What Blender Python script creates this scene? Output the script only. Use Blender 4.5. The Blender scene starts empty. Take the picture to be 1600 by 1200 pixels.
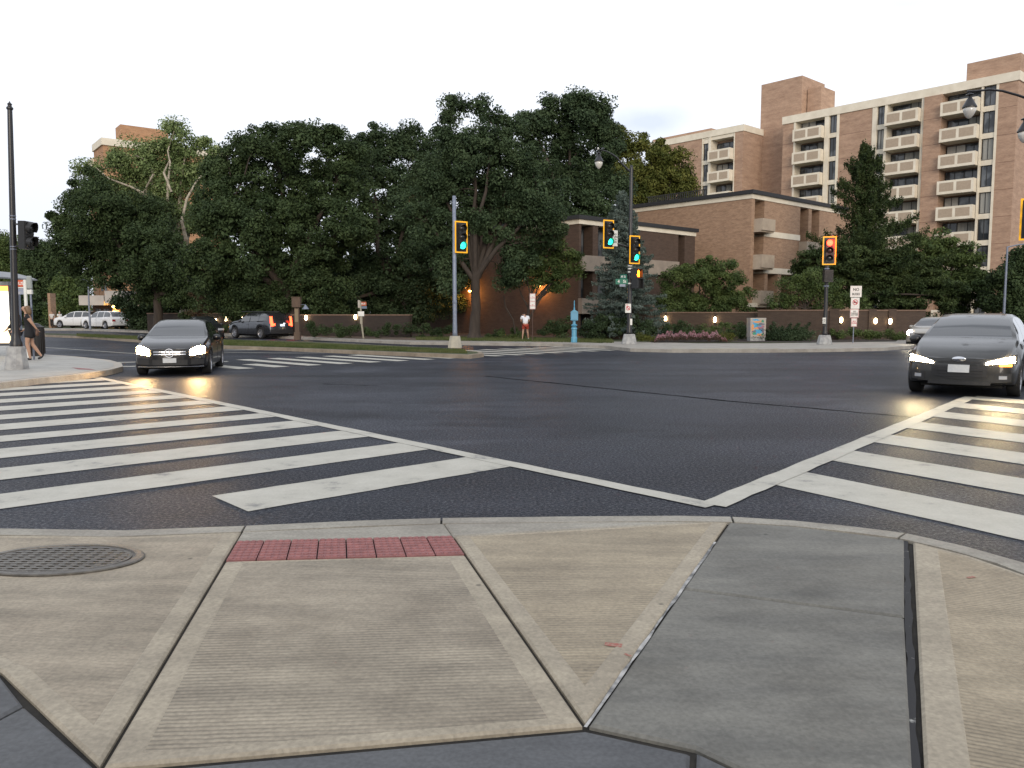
import bpy, bmesh, math, random
import numpy as np
from mathutils import Vector, Matrix
random.seed(7); RNG = np.random.default_rng(11)
PI = math.pi
scene = bpy.context.scene
COL = scene.collection

# ------------------------------------------------------------------ camera, sky, sun, exposure
FPX = 1250.0; PITCH = math.atan(110/FPX); CAMH = 1.6
cam_d = bpy.data.cameras.new("camera"); cam_d.sensor_width = 36; cam_d.lens = 36*FPX/1600
cam_d.clip_start = 0.1; cam_d.clip_end = 3000
cam = bpy.data.objects.new("camera", cam_d); COL.objects.link(cam)
cam.location = (0, 0, CAMH); cam.rotation_euler = (PI/2-PITCH, 0, 0)
scene.camera = cam

SUN_EL = math.radians(14); SUN_AZ = math.atan2(0.12, -0.99)      # behind the camera
world = bpy.data.worlds.new("World"); scene.world = world; world.use_nodes = True
wn = world.node_tree.nodes; wl = world.node_tree.links; wn.clear()
sky = wn.new('ShaderNodeTexSky'); sky.sky_type = 'NISHITA'; sky.sun_disc = False
sky.sun_elevation = SUN_EL; sky.sun_rotation = SUN_AZ
sky.air_density = 1.0; sky.dust_density = 2.5; sky.ozone_density = 1.0
hs = wn.new('ShaderNodeHueSaturation'); hs.inputs['Saturation'].default_value = 0.45
tcw = wn.new('ShaderNodeTexCoord'); mpw = wn.new('ShaderNodeMapping'); mpw.inputs['Scale'].default_value = (1, 1, 5)
nzw = wn.new('ShaderNodeTexNoise'); nzw.inputs['Scale'].default_value = 1.6; nzw.inputs['Detail'].default_value = 5
rpw = wn.new('ShaderNodeMapRange'); rpw.inputs['From Min'].default_value = 0.22; rpw.inputs['From Max'].default_value = 0.44
mxw = wn.new('ShaderNodeMix'); mxw.data_type = 'RGBA'
bgn = wn.new('ShaderNodeBackground'); bgn.inputs['Strength'].default_value = 0.15
won = wn.new('ShaderNodeOutputWorld')
wl.new(sky.outputs[0], hs.inputs['Color'])
wl.new(tcw.outputs['Generated'], mpw.inputs[0]); wl.new(mpw.outputs[0], nzw.inputs['Vector'])
wl.new(nzw.outputs['Fac'], rpw.inputs['Value']); wl.new(rpw.outputs[0], mxw.inputs['Factor'])
wl.new(hs.outputs[0], mxw.inputs['A']); mxw.inputs['B'].default_value = (5.35, 5.6, 6.1, 1)   # thin overcast cloud
spz = wn.new('ShaderNodeSeparateXYZ'); wl.new(tcw.outputs['Generated'], spz.inputs[0])
rz_ = wn.new('ShaderNodeMapRange'); rz_.inputs['From Min'].default_value = 0.26; rz_.inputs['From Max'].default_value = 0.02; rz_.inputs['To Max'].default_value = 0.8
wl.new(spz.outputs[2], rz_.inputs['Value'])
mh = wn.new('ShaderNodeMix'); mh.data_type = 'RGBA'; mh.inputs['B'].default_value = (4.15, 4.40, 4.85, 1)
wl.new(rz_.outputs[0], mh.inputs['Factor']); wl.new(mxw.outputs['Result'], mh.inputs['A'])
cd = Vector(((1010-800)/FPX, math.cos(PITCH)+(410/FPX)*math.sin(PITCH), -math.sin(PITCH)+(410/FPX)*math.cos(PITCH))).normalized()
sb = wn.new('ShaderNodeVectorMath'); sb.operation = 'SUBTRACT'; sb.inputs[1].default_value = cd; wl.new(tcw.outputs['Generated'], sb.inputs[0])
ml = wn.new('ShaderNodeVectorMath'); ml.operation = 'MULTIPLY'; ml.inputs[1].default_value = (1, 1, 3.2); wl.new(sb.outputs[0], ml.inputs[0])
ln = wn.new('ShaderNodeVectorMath'); ln.operation = 'LENGTH'; wl.new(ml.outputs[0], ln.inputs[0])
n9 = wn.new('ShaderNodeTexNoise'); n9.inputs['Scale'].default_value = 14; n9.inputs['Detail'].default_value = 4; wl.new(tcw.outputs['Generated'], n9.inputs['Vector'])
am = wn.new('ShaderNodeMath'); am.operation = 'MULTIPLY_ADD'; am.inputs[1].default_value = -0.09; wl.new(n9.outputs['Fac'], am.inputs[0]); wl.new(ln.outputs['Value'], am.inputs[2])
rc = wn.new('ShaderNodeMapRange'); rc.inputs['From Min'].default_value = 0.03; rc.inputs['From Max'].default_value = -0.03; rc.inputs['To Max'].default_value = 0.75; wl.new(am.outputs[0], rc.inputs['Value'])
mc = wn.new('ShaderNodeMix'); mc.data_type = 'RGBA'; mc.inputs['B'].default_value = (3.5, 3.95, 4.8, 1)
wl.new(rc.outputs[0], mc.inputs['Factor']); wl.new(mh.outputs['Result'], mc.inputs['A'])
wl.new(mc.outputs['Result'], bgn.inputs['Color']); wl.new(bgn.outputs[0], won.inputs[0])

sl = bpy.data.lights.new("sun", 'SUN'); sl.energy = 1.5; sl.angle = math.radians(30); sl.color = (1.0, 0.86, 0.70)
so = bpy.data.objects.new("sun", sl); COL.objects.link(so)
sv = Vector((math.sin(SUN_AZ)*math.cos(SUN_EL), math.cos(SUN_AZ)*math.cos(SUN_EL), math.sin(SUN_EL)))
so.rotation_euler = sv.to_track_quat('Z', 'Y').to_euler()
scene.view_settings.view_transform = 'Standard'; scene.view_settings.look = 'None'
scene.view_settings.exposure = 0.45; scene.view_settings.gamma = 1.0
scene.view_settings.use_curve_mapping = False
scene.render.resolution_x = 1024; scene.render.resolution_y = 768
scene.cycles.max_bounces = 5; scene.cycles.sample_clamp_indirect = 4

# ------------------------------------------------------------------ placing helpers
def G(px, py, z=0.0):
    dx = (px-800)/FPX; dy = (600-py)/FPX; c, s = math.cos(PITCH), math.sin(PITCH)
    d = (dx, c+dy*s, -s+dy*c); t = (z-CAMH)/d[2]
    return Vector((d[0]*t, d[1]*t, z))
def AT(px, py, Y):
    dx = (px-800)/FPX; dy = (600-py)/FPX; c, s = math.cos(PITCH), math.sin(PITCH)
    d = (dx, c+dy*s, -s+dy*c); t = Y/d[1]
    return Vector((d[0]*t, Y, CAMH+d[2]*t))
def M_(Y): return Y/FPX          # metres per photo pixel at depth Y

# ------------------------------------------------------------------ materials
MATS = {}
def mat(name, c1, c2=None, rough=0.8, metal=0.0, scale=3.0, bump=0.0, bscale=None, emit=None, estr=0.0,
        coat=0.0, spec=0.5, detail=4, stretch=(1, 1, 1), big=0.0, tint=None, sharp=(0.3, 0.7)):
    if name in MATS: return MATS[name]
    m = bpy.data.materials.new(name); m.use_nodes = True; MATS[name] = m
    n = m.node_tree.nodes; l = m.node_tree.links; b = n['Principled BSDF']
    b.inputs['Roughness'].default_value = rough; b.inputs['Metallic'].default_value = metal
    b.inputs['Coat Weight'].default_value = coat; b.inputs['Specular IOR Level'].default_value = spec
    b.inputs['Base Color'].default_value = (*c1, 1)
    tc = n.new('ShaderNodeTexCoord'); mp = n.new('ShaderNodeMapping'); mp.inputs['Scale'].default_value = stretch
    l.new(tc.outputs['Object'], mp.inputs[0])
    if c2 is not None:
        nz = n.new('ShaderNodeTexNoise'); nz.inputs['Scale'].default_value = scale; nz.inputs['Detail'].default_value = detail
        nz.inputs['Roughness'].default_value = 0.6
        mr = n.new('ShaderNodeMapRange'); mr.inputs['From Min'].default_value = sharp[0]; mr.inputs['From Max'].default_value = sharp[1]
        mx = n.new('ShaderNodeMix'); mx.data_type = 'RGBA'
        mx.inputs['A'].default_value = (*c1, 1); mx.inputs['B'].default_value = (*c2, 1)
        l.new(mp.outputs[0], nz.inputs['Vector']); l.new(nz.outputs['Fac'], mr.inputs['Value']); l.new(mr.outputs[0], mx.inputs['Factor'])
        out = mx.outputs['Result']
        if big:
            n2 = n.new('ShaderNodeTexNoise'); n2.inputs['Scale'].default_value = big; n2.inputs['Detail'].default_value = 3
            r2 = n.new('ShaderNodeMapRange'); r2.inputs['From Min'].default_value = 0.35; r2.inputs['From Max'].default_value = 0.65
            m2 = n.new('ShaderNodeMix'); m2.data_type = 'RGBA'; m2.blend_type = 'MULTIPLY'
            t = tint or (0.72, 0.72, 0.74)
            m2.inputs['B'].default_value = (*t, 1)
            l.new(tc.outputs['Object'], n2.inputs['Vector']); l.new(n2.outputs['Fac'], r2.inputs['Value'])
            l.new(r2.outputs[0], m2.inputs['Factor']); l.new(out, m2.inputs['A']); out = m2.outputs['Result']
        l.new(out, b.inputs['Base Color'])
    if bump:
        nb = n.new('ShaderNodeTexNoise'); nb.inputs['Scale'].default_value = bscale or scale*4; nb.inputs['Detail'].default_value = 5
        bp = n.new('ShaderNodeBump'); bp.inputs['Strength'].default_value = bump; bp.inputs['Distance'].default_value = 0.02
        l.new(mp.outputs[0], nb.inputs['Vector']); l.new(nb.outputs['Fac'], bp.inputs['Height']); l.new(bp.outputs[0], b.inputs['Normal'])
    if emit:
        b.inputs['Emission Color'].default_value = (*emit, 1); b.inputs['Emission Strength'].default_value = estr
    return m

def brick(name, c1, c2, mortar, w=0.21, h=0.07, mort=0.008, big=0.25):
    if name in MATS: return MATS[name]
    m = mat(name, c1); n = m.node_tree.nodes; l = m.node_tree.links; b = n['Principled BSDF']
    tc = n.new('ShaderNodeTexCoord'); sp = n.new('ShaderNodeSeparateXYZ'); ad = n.new('ShaderNodeMath'); cb = n.new('ShaderNodeCombineXYZ')
    l.new(tc.outputs['Object'], sp.inputs[0]); l.new(sp.outputs[0], ad.inputs[0]); l.new(sp.outputs[1], ad.inputs[1])
    l.new(ad.outputs[0], cb.inputs[0]); l.new(sp.outputs[2], cb.inputs[1])
    bt = n.new('ShaderNodeTexBrick'); bt.inputs['Scale'].default_value = 1
    bt.inputs['Brick Width'].default_value = w; bt.inputs['Row Height'].default_value = h; bt.inputs['Mortar Size'].default_value = mort
    bt.inputs['Color1'].default_value = (*c1, 1); bt.inputs['Color2'].default_value = (*c2, 1); bt.inputs['Mortar'].default_value = (*mortar, 1)
    l.new(cb.outputs[0], bt.inputs['Vector'])
    mp = n.new('ShaderNodeMapping'); mp.inputs['Scale'].default_value = (1, 1, 3.5)
    nz = n.new('ShaderNodeTexNoise'); nz.inputs['Scale'].default_value = big*3; nz.inputs['Detail'].default_value = 8; nz.inputs['Roughness'].default_value = 0.7
    l.new(tc.outputs['Object'], mp.inputs[0]); l.new(mp.outputs[0], nz.inputs['Vector'])
    mr = n.new('ShaderNodeMapRange'); mr.inputs['From Min'].default_value = 0.35; mr.inputs['From Max'].default_value = 0.68
    mx = n.new('ShaderNodeMix'); mx.data_type = 'RGBA'; mx.blend_type = 'MULTIPLY'; mx.inputs['B'].default_value = (0.66, 0.63, 0.62, 1)
    l.new(nz.outputs['Fac'], mr.inputs['Value']); l.new(mr.outputs[0], mx.inputs['Factor']); l.new(bt.outputs['Color'], mx.inputs['A'])
    l.new(mx.outputs['Result'], b.inputs['Base Color'])
    bp = n.new('ShaderNodeBump'); bp.inputs['Strength'].default_value = 0.4; bp.inputs['Distance'].default_value = 0.01
    l.new(bt.outputs['Fac'], bp.inputs['Height']); bp.invert = True; l.new(bp.outputs[0], b.inputs['Normal'])
    b.inputs['Roughness'].default_value = 0.9
    return m

def leafmat(name, c1, c2, c3=None, scale=0.9):
    if name in MATS: return MATS[name]
    m = mat(name, c1); n = m.node_tree.nodes; l = m.node_tree.links; b = n['Principled BSDF']
    tc = n.new('ShaderNodeTexCoord'); nz = n.new('ShaderNodeTexNoise'); nz.inputs['Scale'].default_value = scale; nz.inputs['Detail'].default_value = 2
    l.new(tc.outputs['Object'], nz.inputs['Vector'])
    ge = n.new('ShaderNodeNewGeometry')
    ad = n.new('ShaderNodeMath'); ad.operation = 'MULTIPLY_ADD'; ad.inputs[1].default_value = 0.28; 
    l.new(ge.outputs['Random Per Island'], ad.inputs[0])
    mr = n.new('ShaderNodeMapRange'); mr.inputs['From Min'].default_value = 0.34; mr.inputs['From Max'].default_value = 0.66; mr.inputs['To Max'].default_value = 0.7
    l.new(nz.outputs['Fac'], mr.inputs['Value']); l.new(mr.outputs[0], ad.inputs[2])
    cr = n.new('ShaderNodeValToRGB'); e = cr.color_ramp.elements
    e[0].color = (*c1, 1); e[1].color = (*c2, 1); e[0].position = 0.1; e[1].position = 0.9
    if c3: x = e.new(1.0); x.color = (*c3, 1); e[1].position = 0.8
    l.new(ad.outputs[0], cr.inputs[0]); l.new(cr.outputs[0], b.inputs['Base Color'])
    b.inputs['Roughness'].default_value = 0.65; b.inputs['Specular IOR Level'].default_value = 0.18
    tr = n.new('ShaderNodeBsdfTranslucent'); l.new(cr.outputs[0], tr.inputs['Color'])
    ms = n.new('ShaderNodeMixShader'); ms.inputs[0].default_value = 0.16
    l.new(b.outputs[0], ms.inputs[1]); l.new(tr.outputs[0], ms.inputs[2]); l.new(ms.outputs[0], n['Material Output'].inputs[0])
    return m

def emis(name, c, s):
    return mat(name, tuple(min(1, x) for x in c), rough=0.4, emit=c, estr=s)

def concrete(name, c1, c2, groove=0.0, ang=0.0, stain=0.5):
    """cast concrete: blotches, pores, drag marks and, where broomed, fine parallel grooves"""
    if name in MATS: return MATS[name]
    m = mat(name, c1); n = m.node_tree.nodes; l = m.node_tree.links; b = n['Principled BSDF']
    tc = n.new('ShaderNodeTexCoord')
    mp = n.new('ShaderNodeMapping'); mp.inputs['Rotation'].default_value = (0, 0, ang); mp.inputs['Scale'].default_value = (0.7, 3.2, 1)
    l.new(tc.outputs['Object'], mp.inputs[0])
    nz = n.new('ShaderNodeTexNoise'); nz.inputs['Scale'].default_value = 1.6; nz.inputs['Detail'].default_value = 9; nz.inputs['Roughness'].default_value = 0.62
    l.new(mp.outputs[0], nz.inputs['Vector'])
    mr = n.new('ShaderNodeMapRange'); mr.inputs['From Min'].default_value = 0.32; mr.inputs['From Max'].default_value = 0.68
    l.new(nz.outputs['Fac'], mr.inputs['Value'])
    mx = n.new('ShaderNodeMix'); mx.data_type = 'RGBA'; mx.inputs['A'].default_value = (*c1, 1); mx.inputs['B'].default_value = (*c2, 1)
    l.new(mr.outputs[0], mx.inputs['Factor'])
    n2 = n.new('ShaderNodeTexNoise'); n2.inputs['Scale'].default_value = 1.7; n2.inputs['Detail'].default_value = 9; n2.inputs['Roughness'].default_value = 0.65
    l.new(tc.outputs['Object'], n2.inputs['Vector'])
    r2 = n.new('ShaderNodeMapRange'); r2.inputs['From Min'].default_value = 0.44; r2.inputs['From Max'].default_value = 0.64; r2.inputs['To Max'].default_value = stain
    l.new(n2.outputs['Fac'], r2.inputs['Value'])
    m2 = n.new('ShaderNodeMix'); m2.data_type = 'RGBA'; m2.blend_type = 'MULTIPLY'; m2.inputs['B'].default_value = (0.48, 0.46, 0.44, 1)
    l.new(r2.outputs[0], m2.inputs['Factor']); l.new(mx.outputs['Result'], m2.inputs['A'])
    n3 = n.new('ShaderNodeTexNoise'); n3.inputs['Scale'].default_value = 55; n3.inputs['Detail'].default_value = 7
    l.new(tc.outputs['Object'], n3.inputs['Vector'])
    r3 = n.new('ShaderNodeMapRange'); r3.inputs['To Min'].default_value = 0.80; r3.inputs['To Max'].default_value = 1.16
    r3.inputs['From Min'].default_value = 0.3; r3.inputs['From Max'].default_value = 0.7
    l.new(n3.outputs['Fac'], r3.inputs['Value'])
    m3 = n.new('ShaderNodeMix'); m3.data_type = 'RGBA'; m3.blend_type = 'MULTIPLY'; m3.inputs['Factor'].default_value = 1
    l.new(m2.outputs['Result'], m3.inputs['A']); l.new(r3.outputs[0], m3.inputs['B'])
    # sparse dark spots (gum, oil)
    v = n.new('ShaderNodeTexVoronoi'); v.inputs['Scale'].default_value = 2.3; l.new(tc.outputs['Object'], v.inputs['Vector'])
    rv = n.new('ShaderNodeMapRange'); rv.inputs['From Min'].default_value = 0.025; rv.inputs['From Max'].default_value = 0.045
    rv.inputs['To Min'].default_value = 0.45; l.new(v.outputs['Distance'], rv.inputs['Value'])
    m4 = n.new('ShaderNodeMix'); m4.data_type = 'RGBA'; m4.blend_type = 'MULTIPLY'; m4.inputs['Factor'].default_value = 1
    l.new(m3.outputs['Result'], m4.inputs['A']); l.new(rv.outputs[0], m4.inputs['B'])
    out = m4.outputs['Result']
    h = n3.outputs['Fac']
    bp = n.new('ShaderNodeBump'); bp.inputs['Strength'].default_value = 0.18; bp.inputs['Distance'].default_value = 0.003
    l.new(h, bp.inputs['Height'])
    if groove:
        mg = n.new('ShaderNodeMapping'); mg.inputs['Rotation'].default_value = (0, 0, ang)
        l.new(tc.outputs['Object'], mg.inputs[0])
        w = n.new('ShaderNodeTexWave'); w.bands_direction = 'Y'; w.wave_profile = 'SIN'
        w.inputs['Scale'].default_value = 0.314/0.029*1.0; w.inputs['Distortion'].default_value = 1.1; w.inputs['Detail'].default_value = 2; w.inputs['Detail Scale'].default_value = 1.5
        l.new(mg.outputs[0], w.inputs['Vector'])
        n5 = n.new('ShaderNodeTexNoise'); n5.inputs['Scale'].default_value = 1.1; l.new(tc.outputs['Object'], n5.inputs['Vector'])
        r5 = n.new('ShaderNodeMapRange'); r5.inputs['From Min'].default_value = 0.35; r5.inputs['From Max'].default_value = 0.6; r5.inputs['To Min'].default_value = 0.05*groove; r5.inputs['To Max'].default_value = 0.75*groove
        l.new(n5.outputs['Fac'], r5.inputs['Value'])
        rg = n.new('ShaderNodeMapRange'); rg.inputs['From Min'].default_value = 0.1; rg.inputs['From Max'].default_value = 0.6; rg.inputs['To Min'].default_value = 0.56
        l.new(w.outputs['Color'], rg.inputs['Value'])
        m5 = n.new('ShaderNodeMix'); m5.data_type = 'RGBA'; m5.blend_type = 'MULTIPLY'
        l.new(r5.outputs[0], m5.inputs['Factor']); l.new(out, m5.inputs['A']); l.new(rg.outputs[0], m5.inputs['B'])
        out = m5.outputs['Result']
        b2 = n.new('ShaderNodeBump'); b2.inputs['Strength'].default_value = 0.5*groove; b2.inputs['Distance'].default_value = 0.004
        l.new(w.outputs['Color'], b2.inputs['Height']); l.new(bp.outputs[0], b2.inputs['Normal']); bp = b2
    l.new(out, b.inputs['Base Color']); l.new(bp.outputs[0], b.inputs['Normal'])
    b.inputs['Roughness'].default_value = 0.72
    return m

# ------------------------------------------------------------------ object helpers
class MB:
    def __init__(s): s.v = []; s.f = []; s.m = []
    def add(s, vs, fs, mi=0):
        o = len(s.v); s.v += [tuple(v) for v in vs]; s.f += [tuple(i+o for i in f) for f in fs]; s.m += [mi]*len(fs); return s
    def box(s, x0, x1, y0, y1, z0, z1, mi=0, mtx=None):
        vs = [Vector((x, y, z)) for x in (x0, x1) for y in (y0, y1) for z in (z0, z1)]
        if mtx: vs = [mtx @ v for v in vs]
        return s.add(vs, [(0, 1, 3, 2), (4, 6, 7, 5), (0, 4, 5, 1), (2, 3, 7, 6), (0, 2, 6, 4), (1, 5, 7, 3)], mi)
    def tube(s, pts, rads, n=8, mi=0, cap=True):
        pts = [Vector(p) for p in pts]
        if not hasattr(rads, '__len__'): rads = [rads]*len(pts)
        rings = []; up = None
        for i, p in enumerate(pts):
            d = (pts[min(i+1, len(pts)-1)]-pts[max(i-1, 0)]).normalized()
            a = Vector((1, 0, 0)) if abs(d.x) < 0.9 else Vector((0, 1, 0))
            if up is not None: a = up
            u = (a - d*a.dot(d)).normalized(); w = d.cross(u); up = u
            rings.append([p+u*math.cos(2*PI*k/n)*rads[i]+w*math.sin(2*PI*k/n)*rads[i] for k in range(n)])
        vs = [v for r in rings for v in r]; fs = []
        for i in range(len(pts)-1):
            for k in range(n): fs.append((i*n+k, i*n+(k+1) % n, (i+1)*n+(k+1) % n, (i+1)*n+k))
        if cap: fs.append(tuple(range(n-1, -1, -1))); fs.append(tuple((len(pts)-1)*n+k for k in range(n)))
        return s.add(vs, fs, mi)
    def lathe(s, prof, n=16, mi=0, mtx=None, closed=True):
        vs = []; fs = []
        for (r, z) in prof:
            for k in range(n): 
                v = Vector((r*math.cos(2*PI*k/n), r*math.sin(2*PI*k/n), z)); vs.append(mtx @ v if mtx else v)
        for i in range(len(prof)-1):
            for k in range(n): fs.append((i*n+k, i*n+(k+1) % n, (i+1)*n+(k+1) % n, (i+1)*n+k))
        if closed:
            fs.append(tuple(range(n-1, -1, -1))); fs.append(tuple((len(prof)-1)*n+k for k in range(n)))
        return s.add(vs, fs, mi)
    def prism(s, poly, z0, z1, mi=0, mtx=None):
        n = len(poly); vs = [Vector((p[0], p[1], z0)) for p in poly]+[Vector((p[0], p[1], z1)) for p in poly]
        if mtx: vs = [mtx @ v for v in vs]
        fs = [tuple(range(n-1, -1, -1)), tuple(range(n, 2*n))]+[(i, (i+1) % n, n+(i+1) % n, n+i) for i in range(n)]
        return s.add(vs, fs, mi)
    def build(s, name, mats, parent=None, smooth=False, loc=None, fix=True):
        me = bpy.data.meshes.new(name); me.from_pydata(s.v, [], s.f)
        if not isinstance(mats, (list, tuple)): mats = [mats]
        for m in mats: me.materials.append(m)
        if len(mats) > 1: me.polygons.foreach_set('material_index', s.m)
        if fix:
            bm = bmesh.new(); bm.from_mesh(me); bmesh.ops.recalc_face_normals(bm, faces=bm.faces); bm.to_mesh(me); bm.free()
        if smooth: me.shade_smooth() if smooth is True else me.shade_smooth()
        o = bpy.data.objects.new(name, me); COL.objects.link(o)
        if parent is not None: o.parent = parent
        if loc is not None: o.location = loc
        return o
def smooth_by_angle(o, deg=35):
    me = o.data; me.shade_smooth()
    bm = bmesh.new(); bm.from_mesh(me); a = math.radians(deg)
    for e in bm.edges:
        if len(e.link_faces) == 2 and e.calc_face_angle(0) > a: e.smooth = False
    bm.to_mesh(me); bm.free(); return o
def tag(o, label=None, cat=None, group=None, kind=None):
    if label: o['label'] = label
    if cat: o['category'] = cat
    if group: o['group'] = group
    if kind: o['kind'] = kind
    return o
def empty(name, loc, rz=0, label=None, cat=None, group=None):
    o = bpy.data.objects.new(name, None); COL.objects.link(o); o.location = loc; o.rotation_euler = (0, 0, rz)
    o.empty_display_size = 0.2
    return tag(o, label, cat, group)
def kids(o): return [c for c in bpy.data.objects if c.parent == o]
def copy_tree(o, parent=None):
    c = o.copy(); COL.objects.link(c); c.parent = parent
    for ch in kids(o): copy_tree(ch, c)
    return c
def to_mesh(o):
    dg = bpy.context.evaluated_depsgraph_get(); dg.update()
    return bpy.data.meshes.new_from_object(o.evaluated_get(dg))
def lettering(text, size, m, parent, loc, rot, name='lettering', sx=1.0):
    cu = bpy.data.curves.new('t', 'FONT'); cu.body = text; cu.size = size; cu.align_x = 'CENTER'; cu.align_y = 'CENTER'; cu.extrude = 0.002
    cu.offset = size*0.018
    t = bpy.data.objects.new('t', cu); COL.objects.link(t); me = to_mesh(t); bpy.data.objects.remove(t)
    me.materials.clear(); me.materials.append(m)
    o = bpy.data.objects.new(name, me); COL.objects.link(o); o.parent = parent; o.location = loc; o.rotation_euler = rot; o.scale = (sx, 1, 1)
    return o

# ------------------------------------------------------------------ common materials
m_black = mat('black_paint', (0.012, 0.012, 0.014), rough=0.35)
m_dark = mat('dark_plastic', (0.015, 0.015, 0.016), rough=0.6)
m_white = mat('white_sign', (0.72, 0.72, 0.68), (0.6, 0.6, 0.56), rough=0.5, scale=6)
m_red = mat('red_ink', (0.45, 0.02, 0.04), rough=0.5)
m_green = mat('sign_green', (0.0, 0.13, 0.08), rough=0.4)
m_grey = mat('galvanised', (0.22, 0.25, 0.31), (0.15, 0.175, 0.23), rough=0.5, metal=0.3, scale=8)
m_cream = mat('cream_concrete', (0.74, 0.68, 0.56), (0.60, 0.54, 0.43), rough=0.85, scale=0.9, detail=6)
m_creamd = mat('cream_panel', (0.40, 0.32, 0.24), (0.34, 0.27, 0.20), rough=0.9, scale=5)
m_brick = brick('brick_tower', (0.47, 0.30, 0.205), (0.38, 0.24, 0.165), (0.44, 0.34, 0.25), big=0.2)
m_brick2 = brick('brick_house', (0.41, 0.255, 0.160), (0.32, 0.195, 0.125), (0.38, 0.29, 0.205), big=0.5)
m_brick3 = brick('brick_garden', (0.085, 0.055, 0.038), (0.065, 0.042, 0.03), (0.08, 0.065, 0.05), big=0.8)  # garden brick colour lowered to hold the dimness under the trees
m_roofk = mat('roof_edge', (0.02, 0.02, 0.022), rough=0.7)
m_glassd = mat('window_glass', (0.03, 0.035, 0.04), (0.11, 0.12, 0.13), rough=0.08, scale=0.8, sharp=(0.45, 0.55), detail=1)
m_curtain = mat('curtain', (0.34, 0.34, 0.31), (0.2, 0.2, 0.19), rough=0.9, scale=4, stretch=(6, 6, 0.2))
m_frame = mat('window_frame', (0.02, 0.018, 0.016), rough=0.5)
m_conc = mat('pedestal_concrete', (0.38, 0.38, 0.37), (0.25, 0.25, 0.25), rough=0.9, scale=5, bump=0.3, sharp=(0.4, 0.65))
m_bark = mat('bark', (0.062, 0.048, 0.038), (0.032, 0.025, 0.02), rough=0.95, scale=5, stretch=(1, 1, 0.25), bump=0.8, bscale=14)
m_bark_p = mat('pale_bark', (0.42, 0.37, 0.29), (0.20, 0.17, 0.13), rough=0.9, scale=2.5, sharp=(0.45, 0.62))
m_soil = mat('mulch', (0.035, 0.024, 0.017), (0.02, 0.014, 0.01), rough=1, scale=8, bump=0.6)

# ------------------------------------------------------------------ ground
def sheet(name, poly, z, m, thick=None, parent=None, kind='structure'):
    mb = MB()
    if thick: mb.prism([(p[0], p[1]) for p in poly], z-thick, z)
    else: mb.add([(p[0], p[1], z) for p in poly], [tuple(range(len(poly)))])
    o = mb.build(name, m, parent)
    if kind: o['kind'] = kind
    return o
m_ground = mat('ground_soil', (0.05, 0.045, 0.03), (0.03, 0.035, 0.02), rough=1, scale=0.8, bump=0.3)
sheet('ground', [(-1500, -60), (1500, -60), (1500, 1500), (-1500, 1500)], -0.012, m_ground)

def asphalt():
    m = mat('asphalt', (0.05, 0.05, 0.055)); n = m.node_tree.nodes; l = m.node_tree.links; b = n['Principled BSDF']
    tc = n.new('ShaderNodeTexCoord')
    def noise(s, d=4, r=0.6, st=None):
        x = n.new('ShaderNodeTexNoise'); x.inputs['Scale'].default_value = s; x.inputs['Detail'].default_value = d; x.inputs['Roughness'].default_value = r
        if st:
            mp = n.new('ShaderNodeMapping'); mp.inputs['Rotation'].default_value = (0, 0, st[0]); mp.inputs['Scale'].default_value = (st[1], st[2], 1)
            l.new(tc.outputs['Object'], mp.inputs[0]); l.new(mp.outputs[0], x.inputs['Vector'])
        else: l.new(tc.outputs['Object'], x.inputs['Vector'])
        return x
    fine = noise(34, 8, 0.85); big = noise(0.35, 5); tracks = noise(0.5, 3, 0.5, (math.radians(-42), 0.12, 1.4)); med = noise(3, 6, 0.7); patch = noise(0.16, 4, 0.55, (math.radians(20), 1, 1.6))
    cr = n.new('ShaderNodeValToRGB'); e = cr.color_ramp.elements
    e[0].position = 0.34; e[0].color = (0.010, 0.011, 0.015, 1); e[1].position = 0.60; e[1].color = (0.042, 0.046, 0.058, 1)
    x = e.new(0.68); x.color = (0.17, 0.17, 0.16, 1)
    l.new(fine.outputs['Fac'], cr.inputs[0])
    out = cr.outputs[0]
    for src, a, c, lo, hi in ((big, 0.35, (1.5, 1.48, 1.45), 0.38, 0.62), (tracks, 0.8, (0.62, 0.62, 0.64), 0.42, 0.60), (med, 0.5, (0.70, 0.70, 0.70), 0.42, 0.66), (patch, 0.8, (1.45, 1.45, 1.42), 0.53, 0.56)):
        r = n.new('ShaderNodeMapRange'); r.inputs['From Min'].default_value = lo; r.inputs['From Max'].default_value = hi; r.inputs['To Max'].default_value = a if a > 0.36 else 1
        l.new(src.outputs['Fac'], r.inputs['Value'])
        mx = n.new('ShaderNodeMix'); mx.data_type = 'RGBA'; mx.blend_type = 'MULTIPLY'; mx.inputs['B'].default_value = (*c, 1)
        l.new(r.outputs[0], mx.inputs['Factor']); l.new(out, mx.inputs['A']); out = mx.outputs['Result']
    l.new(out, b.inputs['Base Color'])
    sr = n.new('ShaderNodeMapRange'); sr.inputs['From Min'].default_value = 0.5; sr.inputs['From Max'].default_value = 0.64; sr.inputs['To Min'].default_value = 0.03; sr.inputs['To Max'].default_value = 0.55
    l.new(fine.outputs['Fac'], sr.inputs['Value']); l.new(sr.outputs[0], b.inputs['Specular IOR Level'])
    rr = n.new('ShaderNodeMapRange'); rr.inputs['To Min'].default_value = 0.42; rr.inputs['To Max'].default_value = 0.56
    l.new(big.outputs['Fac'], rr.inputs['Value']); l.new(rr.outputs[0], b.inputs['Roughness'])
    bp = n.new('ShaderNodeBump'); bp.inputs['Strength'].default_value = 0.6; bp.inputs['Distance'].default_value = 0.006
    l.new(fine.outputs['Fac'], bp.inputs['Height']); l.new(bp.outputs[0], b.inputs['Normal'])
    return m
m_asph = asphalt()
sheet('road', [(-160, -8), (90, -8), (90, 160), (-160, 160)], 0.0, m_asph)

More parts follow.
